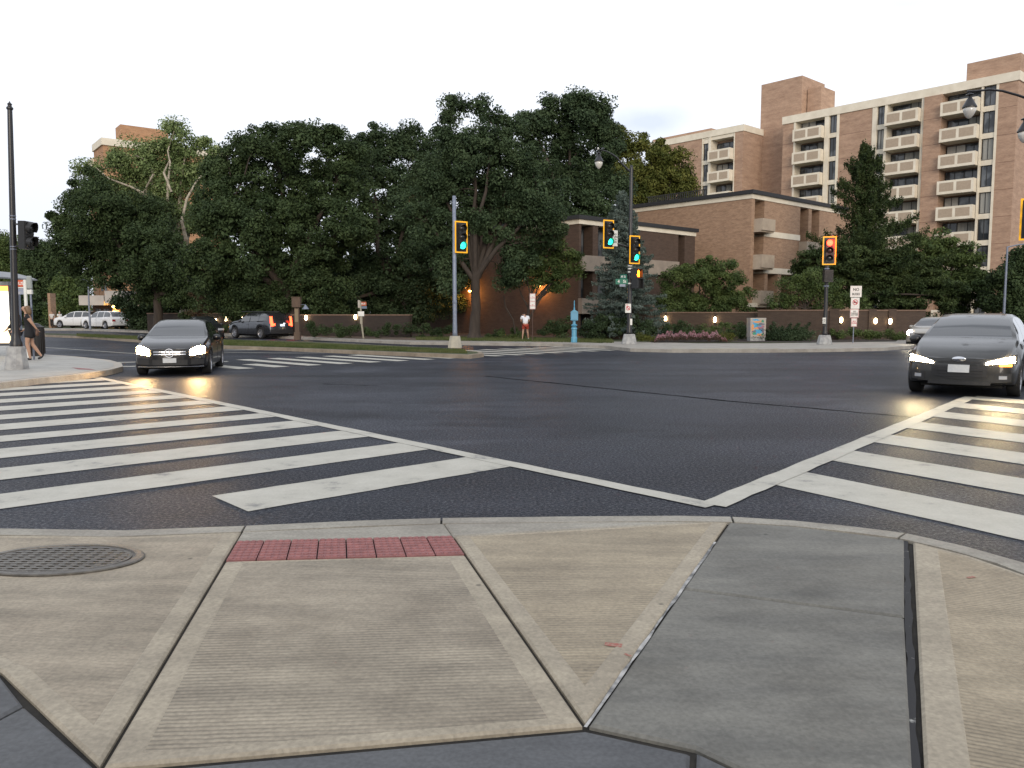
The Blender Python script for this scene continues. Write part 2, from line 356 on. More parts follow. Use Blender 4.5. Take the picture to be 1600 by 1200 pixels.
# sealed seam across the junction
m_tar = mat('tar_seam', (0.009, 0.009, 0.010), (0.014, 0.014, 0.016), rough=0.85, scale=3, spec=0.05)
def strip(pts, w, z, mb, jit=0.0):
    P = [Vector((p[0], p[1], 0)) for p in pts]; vs = []
    for i, p in enumerate(P):
        d = (P[min(i+1, len(P)-1)]-P[max(i-1, 0)]).normalized(); nn = Vector((-d.y, d.x, 0))
        ww = w*(1+random.uniform(-jit, jit))
        vs += [(p+nn*ww/2).to_tuple()[:2]+(z,), (p-nn*ww/2).to_tuple()[:2]+(z,)]
    mb.add(vs, [(2*i, 2*i+1, 2*i+3, 2*i+2) for i in range(len(P)-1)])
def wob(a, b, n, j):
    a = Vector(a[:2]); b = Vector(b[:2]); return [a.lerp(b, i/n)+Vector((random.uniform(-j, j), random.uniform(-j, j))) for i in range(n+1)]
mb = MB()
strip(wob(G(760, 588), G(1130, 626), 24, 0.025), 0.09, 0.004, mb, 0.4); strip(wob(G(1130, 626), G(1425, 652), 16, 0.025), 0.07, 0.004, mb, 0.5)
strip(wob(G(505, 600), G(590, 603), 8, 0.02), 0.05, 0.004, mb, 0.5)
mb.build('road_seam', m_tar)['kind'] = 'structure'

# painted markings (worn thermoplastic)
def paintmat():
    m = mat('road_paint', (0.6, 0.6, 0.56)); n = m.node_tree.nodes; l = m.node_tree.links; b = n['Principled BSDF']
    tc = n.new('ShaderNodeTexCoord'); a = n.new('ShaderNodeTexNoise'); a.inputs['Scale'].default_value = 2.2; a.inputs['Detail'].default_value = 9; a.inputs['Roughness'].default_value = 0.72
    l.new(tc.outputs['Object'], a.inputs['Vector'])
    cr = n.new('ShaderNodeValToRGB'); e = cr.color_ramp.elements
    e[0].position = 0.31; e[0].color = (0.16, 0.16, 0.155, 1); e[1].position = 0.42; e[1].color = (0.40, 0.385, 0.33, 1)
    x = e.new(0.65); x.color = (0.47, 0.455, 0.395, 1)
    f = n.new('ShaderNodeTexNoise'); f.inputs['Scale'].default_value = 60; f.inputs['Detail'].default_value = 3; l.new(tc.outputs['Object'], f.inputs['Vector'])
    fr = n.new('ShaderNodeMapRange'); fr.inputs['To Min'].default_value = 0.8; fr.inputs['To Max'].default_value = 1.12; l.new(f.outputs['Fac'], fr.inputs['Value'])
    mx = n.new('ShaderNodeMix'); mx.data_type = 'RGBA'; mx.blend_type = 'MULTIPLY'; mx.inputs['Factor'].default_value = 1
    l.new(a.outputs['Fac'], cr.inputs[0]); l.new(cr.outputs[0], mx.inputs['A']); l.new(fr.outputs[0], mx.inputs['B'])
    l.new(mx.outputs['Result'], b.inputs['Base Color']); b.inputs['Roughness'].default_value = 0.6
    bp = n.new('ShaderNodeBump'); bp.inputs['Strength'].default_value = 0.3; bp.inputs['Distance'].default_value = 0.004
    l.new(f.outputs['Fac'], bp.inputs['Height']); l.new(bp.outputs[0], b.inputs['Normal'])
    return m
m_paint = paintmat()
def quad_bar(mb, o, d, e, t0, t1, w0, w1, z=0.006, n=14):
    """bar along e from w0 to w1, spanning t0..t1 along d, edges slightly uneven"""
    vs = []
    for i in range(n+1):
        w = w0+(w1-w0)*i/n
        for t in (t0, t1):
            p = o+d*(t+random.uniform(-.008, .008))+e*w; vs.append((p.x, p.y, z))
    mb.add(vs, [(2*i, 2*i+1, 2*i+3, 2*i+2) for i in range(n)])
A2 = lambda v: Vector((v[0], v[1]))
bL = A2(G(1105, 790)); aL = A2(G(150, 590)); dL = (aL-bL).normalized(); pL = -Vector((dL.y, -dL.x)); 
if pL.x > 0: pL = -pL            # points away to the left (towards the near-left corner)
rot2 = lambda v, a: Vector((v.x*math.cos(a)-v.y*math.sin(a), v.x*math.sin(a)+v.y*math.cos(a)))
mb = MB()
quad_bar(mb, bL, pL, dL, -0.10, 0.10, -0.05, 17.9, 0.009, 60)
for k, (t0, t1) in enumerate([(2.36, 3.10), (3.79, 4.44), (5.13, 5.83), (6.50, 7.22), (7.82, 8.40), (9.0, 9.7), (10.28, 10.94), (11.6, 12.3), (12.95, 13.65), (14.3, 15.0), (15.6, 16.3), (16.9, 17.6)]):
    quad_bar(mb, bL, dL, pL, t0, t1, 0.10, 2.95 if k == 0 else 5.9)
tag(mb.build('road_marking', m_paint), 'left crosswalk stripes', kind='structure')
cR = A2(G(1510, 622)); dR = (cR-bL).normalized(); eR = Vector((math.sin(math.radians(148)), math.cos(math.radians(148))))
mb = MB(); perpR = Vector((dR.y, -dR.x))
quad_bar(mb, bL+perpR*0.03, perpR, dR, -0.11, 0.12, 0.02, 11.3, 0.010, 40)
for k in range(7):
    t0 = 1.19+1.61*k; quad_bar(mb, bL, dR, eR, t0, t0+0.79, 0.10, 6.0)
tag(mb.build('road_marking', m_paint), 'right crosswalk stripes', kind='structure')
# far crosswalk, bars along the left-forward street
mb = MB(); dirA = Vector((-.669, .743)); dirB = Vector((.743, .669))
p0 = A2(G(420, 559)); p1 = A2(G(1000, 546)); 
s0 = A2(G(373, 562)); dF = (A2(G(975, 545.5))-A2(G(372, 575))).normalized(); base = A2(G(372, 577))
for k in range(18):
    o = base+dF*(k*1.12)
    Lb = 4.6 if k > 1 else 2.0
    quad_bar(mb, o, dF, Vector((-.72, .69)), 0, 0.52, 0, Lb)
strip([G(349, 550.5), G(470, 552), G(600, 550)], 0.15, 0.006, mb); strip([G(345, 547), G(520, 546.5)], 0.35, 0.006, mb)
strip([G(330, 566), G(356, 565)], 0.3, 0.006, mb); strip([G(175, 566.5), G(212, 566)], 0.35, 0.006, mb); strip([G(185, 573), G(212, 572.5)], 0.4, 0.006, mb)
strip([G(70, 543), G(215, 553)], 0.12, 0.006, mb)
strip([G(1330, 543.6), G(1420, 543.4)], 0.3, 0.006, mb)
tag(mb.build('road_marking', m_paint), 'far crosswalk stripes', kind='structure')

# ------------------------------------------------------------------ near sidewalk
SZ = 0.10
m_joint = mat('joint_dirt', (0.012, 0.011, 0.010), rough=1, c2=(0.03, 0.026, 0.02), scale=20)
m_tan = concrete('broomed_tan', (0.3591, 0.3101, 0.2337), (0.2280, 0.1961, 0.1482), groove=1.0, ang=math.radians(-4))
m_tan2 = concrete('broomed_tan_b', (0.3696, 0.3114, 0.2184), (0.2408, 0.2016, 0.1434), groove=0.9, ang=math.radians(-2), stain=0.35)
m_tan3 = concrete('broomed_tan_c', (0.3575, 0.2970, 0.2090), (0.2585, 0.2145, 0.1485), groove=1.0, ang=math.radians(24))
m_tan4 = concrete('broomed_tan_d', (0.3591, 0.3055, 0.2280), (0.2280, 0.1961, 0.1459), groove=0.3, ang=math.radians(8))
m_edge = concrete('edge_band', (0.3657, 0.3180, 0.2385), (0.2756, 0.2385, 0.1802), stain=0.3)
m_slabg = concrete('grey_slab', (0.1782, 0.1725, 0.1495), (0.1127, 0.1104, 0.0989), ang=math.radians(10), stain=0.5)
m_slabd = concrete('dark_slab', (0.1014, 0.1053, 0.1092), (0.0728, 0.0754, 0.0806), stain=0.4)
m_kerb = concrete('kerb_stone', (0.33, 0.31, 0.26), (0.24, 0.22, 0.185), stain=0.4)
# kerb line, from far left to far right (outer, at the asphalt)
kpx = [(-1300, 845), (-600, 836), (0, 823), (200, 826), (385, 819), (560, 811), (690, 807), (900, 804.5), (1060, 803.5), (1142, 805), (1240, 811), (1330, 820), (1418, 831), (1510, 851), (1600, 876), (1800, 950), (2300, 1180)]
KO = [A2(G(x, y, SZ)) for x, y in kpx]
def offset_in(poly, d):
    out = []
    for i, p in enumerate(poly):
        t = (poly[min(i+1, len(poly)-1)]-poly[max(i-1, 0)]).normalized(); nn = Vector((t.y, -t.x))
        out.append(p+nn*d)
    return out
kw = 0.20
KI = offset_in(KO, kw)
root = sheet('sidewalk', [(p.x, p.y) for p in offset_in(KO, 0.03)]+[(14, -7), (-20, -7)], SZ-0.022, m_joint, thick=0.06)
def lineproj(p, a, b):
    return a+(b-a)*max(0, min(1, (p-a).dot(b-a)/(b-a).length_squared))
# kerb stones, split at the joints
def kerb_piece(i0, i1, gap0, gap1, name='kerb'):
    O = KO[i0:i1+1][:]; I = KI[i0:i1+1][:]
    O[0] = O[0].lerp(O[1], gap0/(O[1]-O[0]).length); I[0] = I[0].lerp(I[1], gap0/(I[1]-I[0]).length)
    O[-1] = O[-1].lerp(O[-2], gap1/(O[-1]-O[-2]).length); I[-1] = I[-1].lerp(I[-2], gap1/(I[-1]-I[-2]).length)
    mb = MB(); vs = []; prof = []
    for o, i in zip(O, I):
        u = (i-o).normalized()
        row = [(o, -0.02), (o, SZ-0.035), (o+u*0.012, SZ-0.010), (o+u*0.035, SZ-0.002), (o+u*0.06, SZ), (i, SZ), (i, -0.02)]
        vs += [(p.x, p.y, z) for p, z in row]
    n = 7; fs = []
    for k in range(len(O)-1):
        for j in range(n-1): fs.append((k*n+j, k*n+j+1, (k+1)*n+j+1, (k+1)*n+j))
    fs += [tuple(range(n)), tuple((len(O)-1)*n+j for j in range(n-1, -1, -1))]
    mb.add(vs, fs); return mb.build(name, m_kerb, root)
for a, b in ((0, 4), (4, 6), (6, 9), (9, 12), (12, 16)): kerb_piece(a, b, 0.008, 0.008)
def clip_poly(poly, inset):
    """inset a polygon (clockwise or not) by a distance per edge"""
    n = len(poly); area = sum(poly[i].x*poly[(i+1) % n].y-poly[(i+1) % n].x*poly[i].y for i in range(n)); sg = 1 if area > 0 else -1
    ins = inset if hasattr(inset, '__len__') else [inset]*n
    L = []
    for i in range(n):
        a, b = poly[i], poly[(i+1) % n]; t = (b-a).normalized(); nn = Vector((-t.y, t.x))*sg
        L.append((a+nn*ins[i], t))
    out = []
    for i in range(n):
        (p, t), (q, u) = L[i-1], L[i]; cr = t.x*u.y-t.y*u.x
        if abs(cr) < 1e-3: out.append(q.copy()); continue
        s = ((q-p).x*u.y-(q-p).y*u.x)/cr; out.append(p+t*s)
    return out
def slab(pts, m, band=None, bm_=None, z=SZ, gap=0.009, name='slab', bands=None):
    P = clip_poly([A2(p) for p in pts], gap); Q = clip_poly(P, 0.012); n = len(P); mb = MB()
    zs = lambda q, zz: (q.x, q.y, zz)
    if band:
        R = clip_poly(Q, bands or band)
        vs = [zs(p, z-0.03) for p in P]+[zs(p, z-0.010) for p in P]+[zs(q, z) for q in Q]+[zs(r, z) for r in R]+[zs(r, z-0.0025) for r in clip_poly(R, 0.006)]
        fs = []; 
        for k, mi in ((0, 1), (1, 1), (2, 1), (3, 1)):
            fs = [(k*n+i, k*n+(i+1) % n, (k+1)*n+(i+1) % n, (k+1)*n+i) for i in range(n)]
            if k == 0: mb.add(vs, fs, mi)
            else: mb.f += fs; mb.m += [mi]*n
        mb.f.append(tuple(4*n+i for i in range(n))); mb.m.append(0)
        return mb.build(name, [m, bm_ or m_edge], root)
    vs = [zs(p, z-0.03) for p in P]+[zs(p, z-0.010) for p in P]+[zs(q, z) for q in Q]
    fs = [(k*n+i, k*n+(i+1) % n, (k+1)*n+(i+1) % n, (k+1)*n+i) for k in (0, 1) for i in range(n)]+[tuple(2*n+i for i in range(n))]
    mb.add(vs, fs); return mb.build(name, m, root)
g = lambda x, y: A2(G(x, y, SZ))
def kin(px, py):   # nearest point of the inner kerb line
    p = g(px, py); return min((lineproj(p, KI[i], KI[i+1]) for i in range(len(KI)-1)), key=lambda q: (q-p).length)
kA = kin(374, 838); kB = kin(693, 826); kC = kin(1138, 815); kD = kin(1418, 842)
apex = g(915, 1133); bot = g(156, 1200)
bot = g(156, 1200)
def on_line(a, b, p): return a+(b-a)*((p-a).dot(b-a)/(b-a).length_squared)
padA = on_line(kA, bot, g(357, 876)); padB = on_line(kB, apex, g(709, 868)); padC = on_line(kA, bot, g(360, 846)); padD = on_line(kB, apex, g(700, 838))
slab([kA, kB, padD, padC], m_kerb, gap=0.002)
slab([kin(-600, 850), kin(-300, 848), kin(0, 846), kin(190, 848), kA, bot, g(0, 1050), g(-420, 830+20)], m_tan4, band=0.11, bands=[0.03, 0.03, 0.03, 0.03, 0.09, 0.07, 0.06, 0.06])
slab([padB, apex, bot, padA], m_tan, band=0.1, bands=[0.09, 0.05, 0.09, 0.01])
kE = kin(1100, 812)
slab([kB, kin(900, 824), kE, padD], m_kerb, gap=0.002)
slab([padD, kE, kC, apex], m_tan2, band=0.1, bands=[0.02, 0.02, 0.08, 0.08])
jm = on_line(kC, apex, g(1078, 921))
slab([kC, kin(1240, 825), kD, g(1416, 964), jm], m_slabg)
slab([jm, g(1416, 964), g(1432, 1210), g(1445, 1500), g(1180, 1215), g(1085, 1170), apex], m_slabg, gap=0.011)
slab([kin(1422, 846), kin(1510, 870), kin(1600, 900), kin(1800, 980), kin(2250, 1180), g(2100, 1500), g(1455, 1500), g(1440, 1200)], m_tan3, band=0.1, bands=[0.02, 0.02, 0.02, 0.02, 0.05, 0.05, 0.12, 0.12])
slab([bot, apex, g(1085, 1170), g(1060, 1700), g(60, 1700)], m_slabd, gap=0.014, z=SZ-0.012)
slab([g(1085, 1170), g(1180, 1215), g(1445, 1500), g(1500, 1700), g(1060, 1700)], m_slabd)
slab([g(-420, 860), g(-100, 1000), g(0, 1050), g(40, 1100), g(-300, 1280), g(-900, 1050)], m_slabd)
slab([g(40, 1100), bot, g(60, 1700), g(-900, 1700), g(-300, 1280)], m_slabd)
# pale sealant bead in the joint and the red warning pad
m_seal = mat('joint_sealant', (0.45, 0.44, 0.42), (0.12, 0.12, 0.12), rough=0.7, scale=9, sharp=(0.35, 0.6))
mb = MB(); strip(wob(apex, kC.lerp(apex, 0.17), 26, 0.002), 0.015, SZ-0.006, mb, 0.5); mb.build('joint_sealant', m_seal, root)
mb = MB(); strip(wob(kD, g(1440, 1500), 40, 0.004), 0.030, SZ-0.009, mb, 0.3); mb.build('joint_filler', mat('joint_filler', (0.02, 0.02, 0.022), (0.3, 0.3, 0.28), rough=0.9, scale=16, sharp=(0.62, 0.75)), root)
mb = MB()
P = [padC, padD, padB, padA]; P = clip_poly(P, 0.006)
nt = 8
m_pad = mat('tactile_red', (0.30, 0.125, 0.12), (0.20, 0.085, 0.082), rough=0.75, scale=14, bump=0.2)
for k in range(nt):
    a = P[0].lerp(P[1], k/nt+0.003); b = P[0].lerp(P[1], (k+1)/nt-0.003); d = P[3].lerp(P[2], k/nt+0.003); c = P[3].lerp(P[2], (k+1)/nt-0.003)
    mb.prism([a, b, c, d], SZ-0.03, SZ+0.002)
    for i in range(4):
        for j in range(7):
            u = (i+0.5)/4; v = (j+0.5)/7; q = a.lerp(b, u).lerp(d.lerp(c, u), v)
            mb.lathe([(0.020, SZ+0.0015), (0.017, SZ+0.009), (0.008, SZ+0.012)], 8, mtx=Matrix.Translation((q.x, q.y, 0)))
mb.build('tactile_pad', m_pad, root)
# crack / drain marks, red spray marks
mb = MB(); strip([g(945, 1006), g(972, 1009)], 0.03, SZ+0.0012-0.0025+0.002, mb, .5); strip([g(976, 1022), g(986, 1026)], 0.02, SZ+0.002, mb, .5); strip([g(1512, 903), g(1522, 901)], 0.02, SZ+0.001, mb, .5)
mb.build('spray_mark', mat('red_spray', (0.30, 0.10, 0.08), (0.30, 0.2, 0.15), rough=0.9, scale=60, sharp=(0.45, 0.6)), root)

# manhole cover in the left slab
def manhole():
    c = G(94, 875, SZ); R = 0.50
    t = empty('manhole_cover', (c.x, c.y, SZ), 0.0, 'round cast iron manhole cover with rows of square holes in the sidewalk', 'manhole cover'); t.scale = (1, .62, 1)
    mi = mat('cast_iron', (0.16, 0.145, 0.125), (0.09, 0.082, 0.07), rough=0.42, metal=0.75, scale=12, bump=0.25)
    mk = mat('manhole_void', (0.01, 0.01, 0.01), rough=1)
    MB().lathe([(R, -0.01), (R, 0.006), (R-0.01, 0.012), (R-0.055, 0.014), (R-0.062, 0.004), (R-0.075, 0.004)], 64, closed=False).build('rim', mi, t, smooth=False)
    mb = MB(); r0 = R-0.078
    mb.lathe([(r0, -0.004), (r0, 0.010), (r0-0.02, 0.011)], 64, closed=False)
    # lattice of bars leaving square holes
    st = 0.072
    k = -6
    while k <= 6:
        x = k*st; h = math.sqrt(max(0, (r0-0.01)**2-x*x))
        if h > 0.05:
            mb.box(x-0.018, x+0.018, -h, h, -0.004, 0.0098)
            mb.box(-h, h, x-0.018, x+0.018, -0.004, 0.0112)
        k += 1
    mb.build('grating', mi, t)
    MB().lathe([(r0, 0.0035), (0.001, 0.0035)], 48, closed=False).build('void', mk, t)
manhole()

# ------------------------------------------------------------------ far-side ground: lawns, median, sidewalks
m_grass = mat('grass_turf', (0.060, 0.075, 0.028), (0.035, 0.050, 0.018), rough=1, scale=3, bump=0.6, bscale=40, big=0.3, tint=(0.8, 0.7, 0.55))
m_walk = concrete('far_walk', (0.36, 0.34, 0.30), (0.27, 0.25, 0.22), stain=0.4)
m_kerbf = concrete('far_kerb', (0.30, 0.25, 0.19), (0.22, 0.18, 0.13), stain=0.4)
def raised(name, pxs, top, m, kerb=0.18, kname=None, h=0.14, km=None):
    P = [A2(G(x, y, h)) for x, y in pxs]
    o = sheet(name, P, h, km or m_kerbf, thick=h+0.01)
    Q = clip_poly(P, kerb)
    sheet(top, Q, h+0.005, m, parent=o, kind=None)
    return o, Q
# median wedge with grass
med, medQ = raised('median', [(756, 552), (752, 549.5), (700, 544.8), (640, 541.5), (520, 535.5), (440, 532.3), (350, 530.5), (250, 527), (140, 522.5), (66, 520.5), (66, 523), (140, 526), (250, 533.5), (345, 540), (450, 543.5), (560, 548), (650, 551.5), (735, 554.5)], 'median_grass', m_grass)
# block behind: everything the houses and trees stand on
blk = [(-900, 515), (-200, 513.5), (130, 514.5), (330, 521), (470, 527), (640, 534.2), (760, 535.5), (880, 537), (945, 540), (985, 544.3), (1050, 545.8), (1200, 545.8), (1300, 544.8), (1380, 543.2), (1425, 540), (1440, 534), (1436, 525), (1430, 510)]
P = [A2(G(x, y, 0.14)) for x, y in blk]+[Vector((70, 150)), Vector((-150, 150))]
o = sheet('sidewalk_far', P, 0.14, m_walk, thick=0.15)
lawn = [(-900, 513.6), (-200, 512.5), (130, 513), (330, 518.5), (470, 524.5), (560, 528.5), (640, 531), (760, 532.3), (880, 533.8), (940, 536), (955, 533.5), (1010, 534), (1090, 536.3), (1200, 536.3), (1300, 535), (1400, 533.5), (1415, 522), (1412, 510)]
sheet('lawn', [A2(G(x, y, 0.145)) for x, y in lawn]+[Vector((64, 148)), Vector((-148, 148))], 0.145, m_grass)
sheet('mulch_bed', [A2(G(x, y, 0.15)) for x, y in [(640, 525), (985, 529), (1020, 535), (1280, 535), (1400, 533), (1400, 519), (640, 515)]], 0.152, m_soil)
sheet('dirt_path', [A2(G(x, y, 0.15)) for x, y in [(470, 525.5), (560, 529.2), (640, 531.4), (745, 532.6), (745, 530), (640, 527.5), (520, 523)]], 0.150, mat('dirt', (0.12, 0.085, 0.06), (0.07, 0.05, 0.035), rough=1, scale=2))
mb = MB(); strip([G(1050, 544.9, .15), G(1105, 545.0, .15), G(1215, 544.8, .15)], 0.16, 0.1445, mb, .4)
mb.build('kerb_paint', mat('yellow_kerb_paint', (0.42, 0.36, 0.12), (0.36, 0.33, 0.27), rough=0.9, scale=1.3, sharp=(0.45, 0.6)))['kind'] = 'structure'
# near-left corner sidewalk
lc = [(-700, 690), (-300, 625), (0, 598), (60, 591), (130, 584), (175, 577), (192, 572.5), (190, 567.5), (172, 562.5), (120, 557), (66, 553.5), (50, 549), (30, 541), (-60, 533), (-500, 528), (-900, 560)]
P = [A2(G(x, y, 0.14)) for x, y in lc]
o = sheet('sidewalk_corner', P, 0.14, concrete('pale_kerb', (0.46, 0.42, 0.36), (0.36, 0.32, 0.27), stain=0.35), thick=0.15)
sheet('corner_paving', clip_poly(P, 0.22), 0.145, concrete('pale_paving', (0.40, 0.39, 0.36), (0.32, 0.31, 0.28), stain=0.3), parent=o, kind=None)
mb = MB(); q = [G(x, y, .15) for x, y in [(112, 574), (140, 576), (150, 578), (122, 577)]]; mb.add([(p.x, p.y, 0.149) for p in q], [(0, 1, 2, 3)]); mb.build('tactile_pad', m_pad, o)

# sparse grass blades on the median and lawn front
def blades(name, quad_px, n, h, z):
    Q = [G(x, y, z) for x, y in quad_px]
    u = RNG.random(n); v = RNG.random(n)
    a = np.array([list(q) for q in Q]); c = (a[0]*(1-u)[:, None]+a[1]*u[:, None])*(1-v)[:, None]+(a[3]*(1-u)[:, None]+a[2]*u[:, None])*v[:, None]
    c[:, 2] = z; th = RNG.random(n)*2*PI; w = 0.012
    hh = h*(0.4+0.8*RNG.random(n)); ln = RNG.normal(0, 0.3, (n, 2))*hh[:, None]
    p1 = c+np.stack([np.cos(th)*w, np.sin(th)*w, 0*th], 1); p2 = c-np.stack([np.cos(th)*w, np.sin(th)*w, 0*th], 1)
    p3 = c+np.concatenate([ln, hh[:, None]], 1)
    vs = np.stack([p1, p2, p3], 1).reshape(-1, 3)
    me = bpy.data.meshes.new(name); me.vertices.add(3*n); me.vertices.foreach_set('co', vs.ravel())
    me.loops.add(3*n); me.loops.foreach_set('vertex_index', np.arange(3*n)); me.polygons.add(n); me.polygons.foreach_set('loop_start', np.arange(0, 3*n, 3))
    me.update(); me.validate(); me.materials.append(leafmat('grass_blade', (0.05, 0.075, 0.022), (0.11, 0.125, 0.045), (0.16, 0.14, 0.07)))
    o = bpy.data.objects.new(name, me); COL.objects.link(o); return o
tag(blades('grass', [(730, 552.5), (345, 539.2), (350, 532), (725, 548)], 26000, 0.10, 0.145), 'short patchy grass along the median strip', 'grass', kind='stuff')
tag(blades('grass', [(340, 538), (120, 525.5), (120, 522.5), (340, 530.8)], 14000, 0.11, 0.145), 'grass on the far end of the median beyond the oncoming sedan', 'grass', kind='stuff')
tag(blades('grass', [(650, 531.5), (960, 536), (955, 530), (650, 527)], 14000, 0.12, 0.145), 'strip of lawn in front of the dim brick wall', 'grass', kind='stuff')

# ------------------------------------------------------------------ foliage
def leaf_object(name, C_, size, m, parent=None, up=0.35, elong=1.5, out=None, mul=None):
    n = len(C_); nr = RNG.normal(size=(n, 3)); size = size*0.64
    if out is not None: nr += out*1.1
    nr[:, 2] += up*1.5
    nr /= np.linalg.norm(nr, axis=1)[:, None]
    t = RNG.normal(size=(n, 3)); t -= nr*np.sum(t*nr, 1)[:, None]; t /= np.linalg.norm(t, axis=1)[:, None]
    b = np.cross(nr, t); s = size*(0.6+0.8*RNG.random(n))[:, None]
    if mul is not None: s = s*mul[:, None]
    bend = nr*s*0.18
    vs = np.stack([C_-t*s*elong/2, C_+b*s*0.42+bend, C_+t*s*elong/2, C_-b*s*0.42+bend], 1).reshape(-1, 3)
    me = bpy.data.meshes.new(name); me.vertices.add(4*n); me.vertices.foreach_set('co', vs.astype(np.float32).ravel())
    me.loops.add(4*n); me.loops.foreach_set('vertex_index', np.arange(4*n)); me.polygons.add(n); me.polygons.foreach_set('loop_start', np.arange(0, 4*n, 4))
    me.update(); me.validate(); me.materials.append(m)
    o = bpy.data.objects.new(name, me); COL.objects.link(o)
    if parent: o.parent = parent
    return o
def clump_leaves(blobs, dens, crad, lpc, flat=0.75, shell=0.35):
    """blobs: (centre, radius xyz). returns leaf centres, outward dirs, clump centres"""
    Cs = []; Os = []; K = []; dens *= 2.2; lpc = int(lpc*3.7); crad *= 1.1
    for c, r in blobs:
        c = np.array(c); r = np.array(r); area = (r[0]*r[2])*PI
        n = max(3, int(area*dens))
        d = RNG.normal(size=(n, 3)); d /= np.linalg.norm(d, axis=1)[:, None]
        rad = shell+(1-shell)*RNG.random(n)**0.6*1.04
        k = c+d*r*rad[:, None]; K.append(k)
        for i in range(n):
            cr = crad*(0.55+0.9*RNG.random()); q = RNG.normal(size=(lpc, 3)); q /= np.linalg.norm(q, axis=1)[:, None]
            q *= (RNG.random(lpc)**0.45)[:, None]
            P_ = k[i]+q*cr*np.array([1, 1, flat]); Cs.append(P_); o = q*0.7+d[i]*0.5; Os.append(o)
    return np.concatenate(Cs), np.concatenate(Os), np.concatenate(K)
def tree(name, label, cat, Y, base_px, blobs_px, m, bark=None, leaf=0.16, dens=2.0, crad=0.55, lpc=70, trunk_r=0.3, limbs=None, depth=0.85,
         group=None, fork=None, nlimb=10, flat=0.75, elong=1.5, up=0.35, crown='crown', zflat=1.0, core=28, limb_shown=()):
    b = AT(base_px[0], base_px[1], Y); b.z = 0.12
    t = empty(name, b, 0, label, cat, group)
    mpp = M_(Y); bl = []
    for (x, y, r) in blobs_px:
        c = AT(x, y, Y+random.uniform(-0.35, 0.35)*r*mpp*2)-b; R = r*mpp; bl.append(((c.x, c.y, c.z), (R, R*depth, R*0.92*zflat)))
    C_, O_, K = clump_leaves(bl, dens, crad, lpc, flat); mul = np.ones(len(C_))
    if core:
        for c, r in bl:
            n = int(r[0]*r[2]*PI*core*min(1, (.2/leaf)**2)); q = RNG.normal(size=(n, 3)); q /= np.linalg.norm(q, axis=1)[:, None]; q *= (RNG.random(n)**.5*.72)[:, None]
            C_ = np.concatenate([C_, np.array(c)+q*np.array(r)]); O_ = np.concatenate([O_, q]); mul = np.concatenate([mul, np.full(n, 2.0)])
    ok = C_[:, 2] > 0.05; leaf_object(crown, C_[ok], leaf, m, t, up=up, elong=elong, out=O_[ok], mul=mul[ok])
    if trunk_r:
        bark = bark or m_bark
        top = Vector(max(bl, key=lambda q: q[0][2])[0]); mid = Vector(np.mean([q[0] for q in bl], axis=0))
        f = (AT(fork[0], fork[1], Y)-b) if fork else Vector((mid.x*0.15, mid.y*0.15, mid.z*0.45))
        mb = MB(); H = f.z
        zz = [0, 0.04, 0.1, 0.25, 0.5, 0.75, 1.0]; rr = [1.9, 1.45, 1.12, 1.0, 0.92, 0.86, 0.85]
        pts = [f*z+Vector((math.sin(z*7+b.x)*0.05*trunk_r*3*(z*(1-z)*4), 0, 0)) for z in zz]; pts = [Vector((p.x, p.y, f.z*z-0.05*(z == 0))) for p, z in zip(pts, zz)]
        mb.tube(pts, [trunk_r*q for q in rr], 12, cap=False)
        big = sorted(bl, key=lambda q: -q[1][0])
        def limb(a, c, r0, r1, sag=0.1):
            a = Vector(a); c = Vector(c); L = (c-a).length; j = Vector((random.uniform(-.08, .08), random.uniform(-.08, .08), 0.06))*L
            p1 = a.lerp(c, 0.33)+j; p2 = a.lerp(c, 0.66)+j*0.6+Vector((random.uniform(-.04, .04), 0, 0))*L
            mb.tube([a, p1, p2, c], [r0, r0*0.72+r1*0.28, r0*0.4+r1*0.6, r1], 7, cap=False); return [p1, p2, c]
        targets = [Vector(q[0]) for q in big[:nlimb]]; nodes = []
        for c in targets:
            nodes += limb(f-Vector((0, 0, random.random()*0.1*H)), c, trunk_r*0.55, trunk_r*0.13)
        idx = RNG.choice(len(K), size=min(len(K), 46), replace=False)
        for i in idx:
            k = Vector(K[i]); 
            if not nodes: break
            q = min(nodes, key=lambda n_: (n_-k).length+(2 if n_.z > k.z+0.5 else 0)); limb(q, k, trunk_r*0.14, 0.015)
        for pl in limb_shown:
            pts = [AT(x, y, Y+dy)-b for x, y, dy, r in pl]; mb.tube(pts, [r for *_, r in pl], 8, cap=False)
        o = mb.build('trunk', bark, t, fix=False); o.data.shade_smooth()
    return t
#LEAVES
lf_dark = leafmat('leaf_dark', (0.0239, 0.0419, 0.0164), (0.0658, 0.0987, 0.0389))
lf_deep = leafmat('leaf_deep', (0.0224, 0.0404, 0.0179), (0.0628, 0.0957, 0.0448), (0.0927, 0.1286, 0.0628))
lf_mid = leafmat('leaf_mid', (0.0389, 0.0658, 0.0209), (0.1121, 0.1525, 0.0478))
lf_syc = leafmat('leaf_sycamore', (0.080, 0.120, 0.042), (0.20, 0.26, 0.10), (0.31, 0.34, 0.18))
lf_yel = leafmat('leaf_yellow', (0.055, 0.072, 0.014), (0.145, 0.150, 0.036))
lf_spr = leafmat('needle_blue', (0.055, 0.085, 0.070), (0.15, 0.19, 0.165), (0.22, 0.26, 0.23))
lf_con = leafmat('needle_green', (0.024, 0.042, 0.014), (0.062, 0.086, 0.028))
lf_rust = leafmat('leaf_rust', (0.06, 0.032, 0.018), (0.075, 0.06, 0.03))

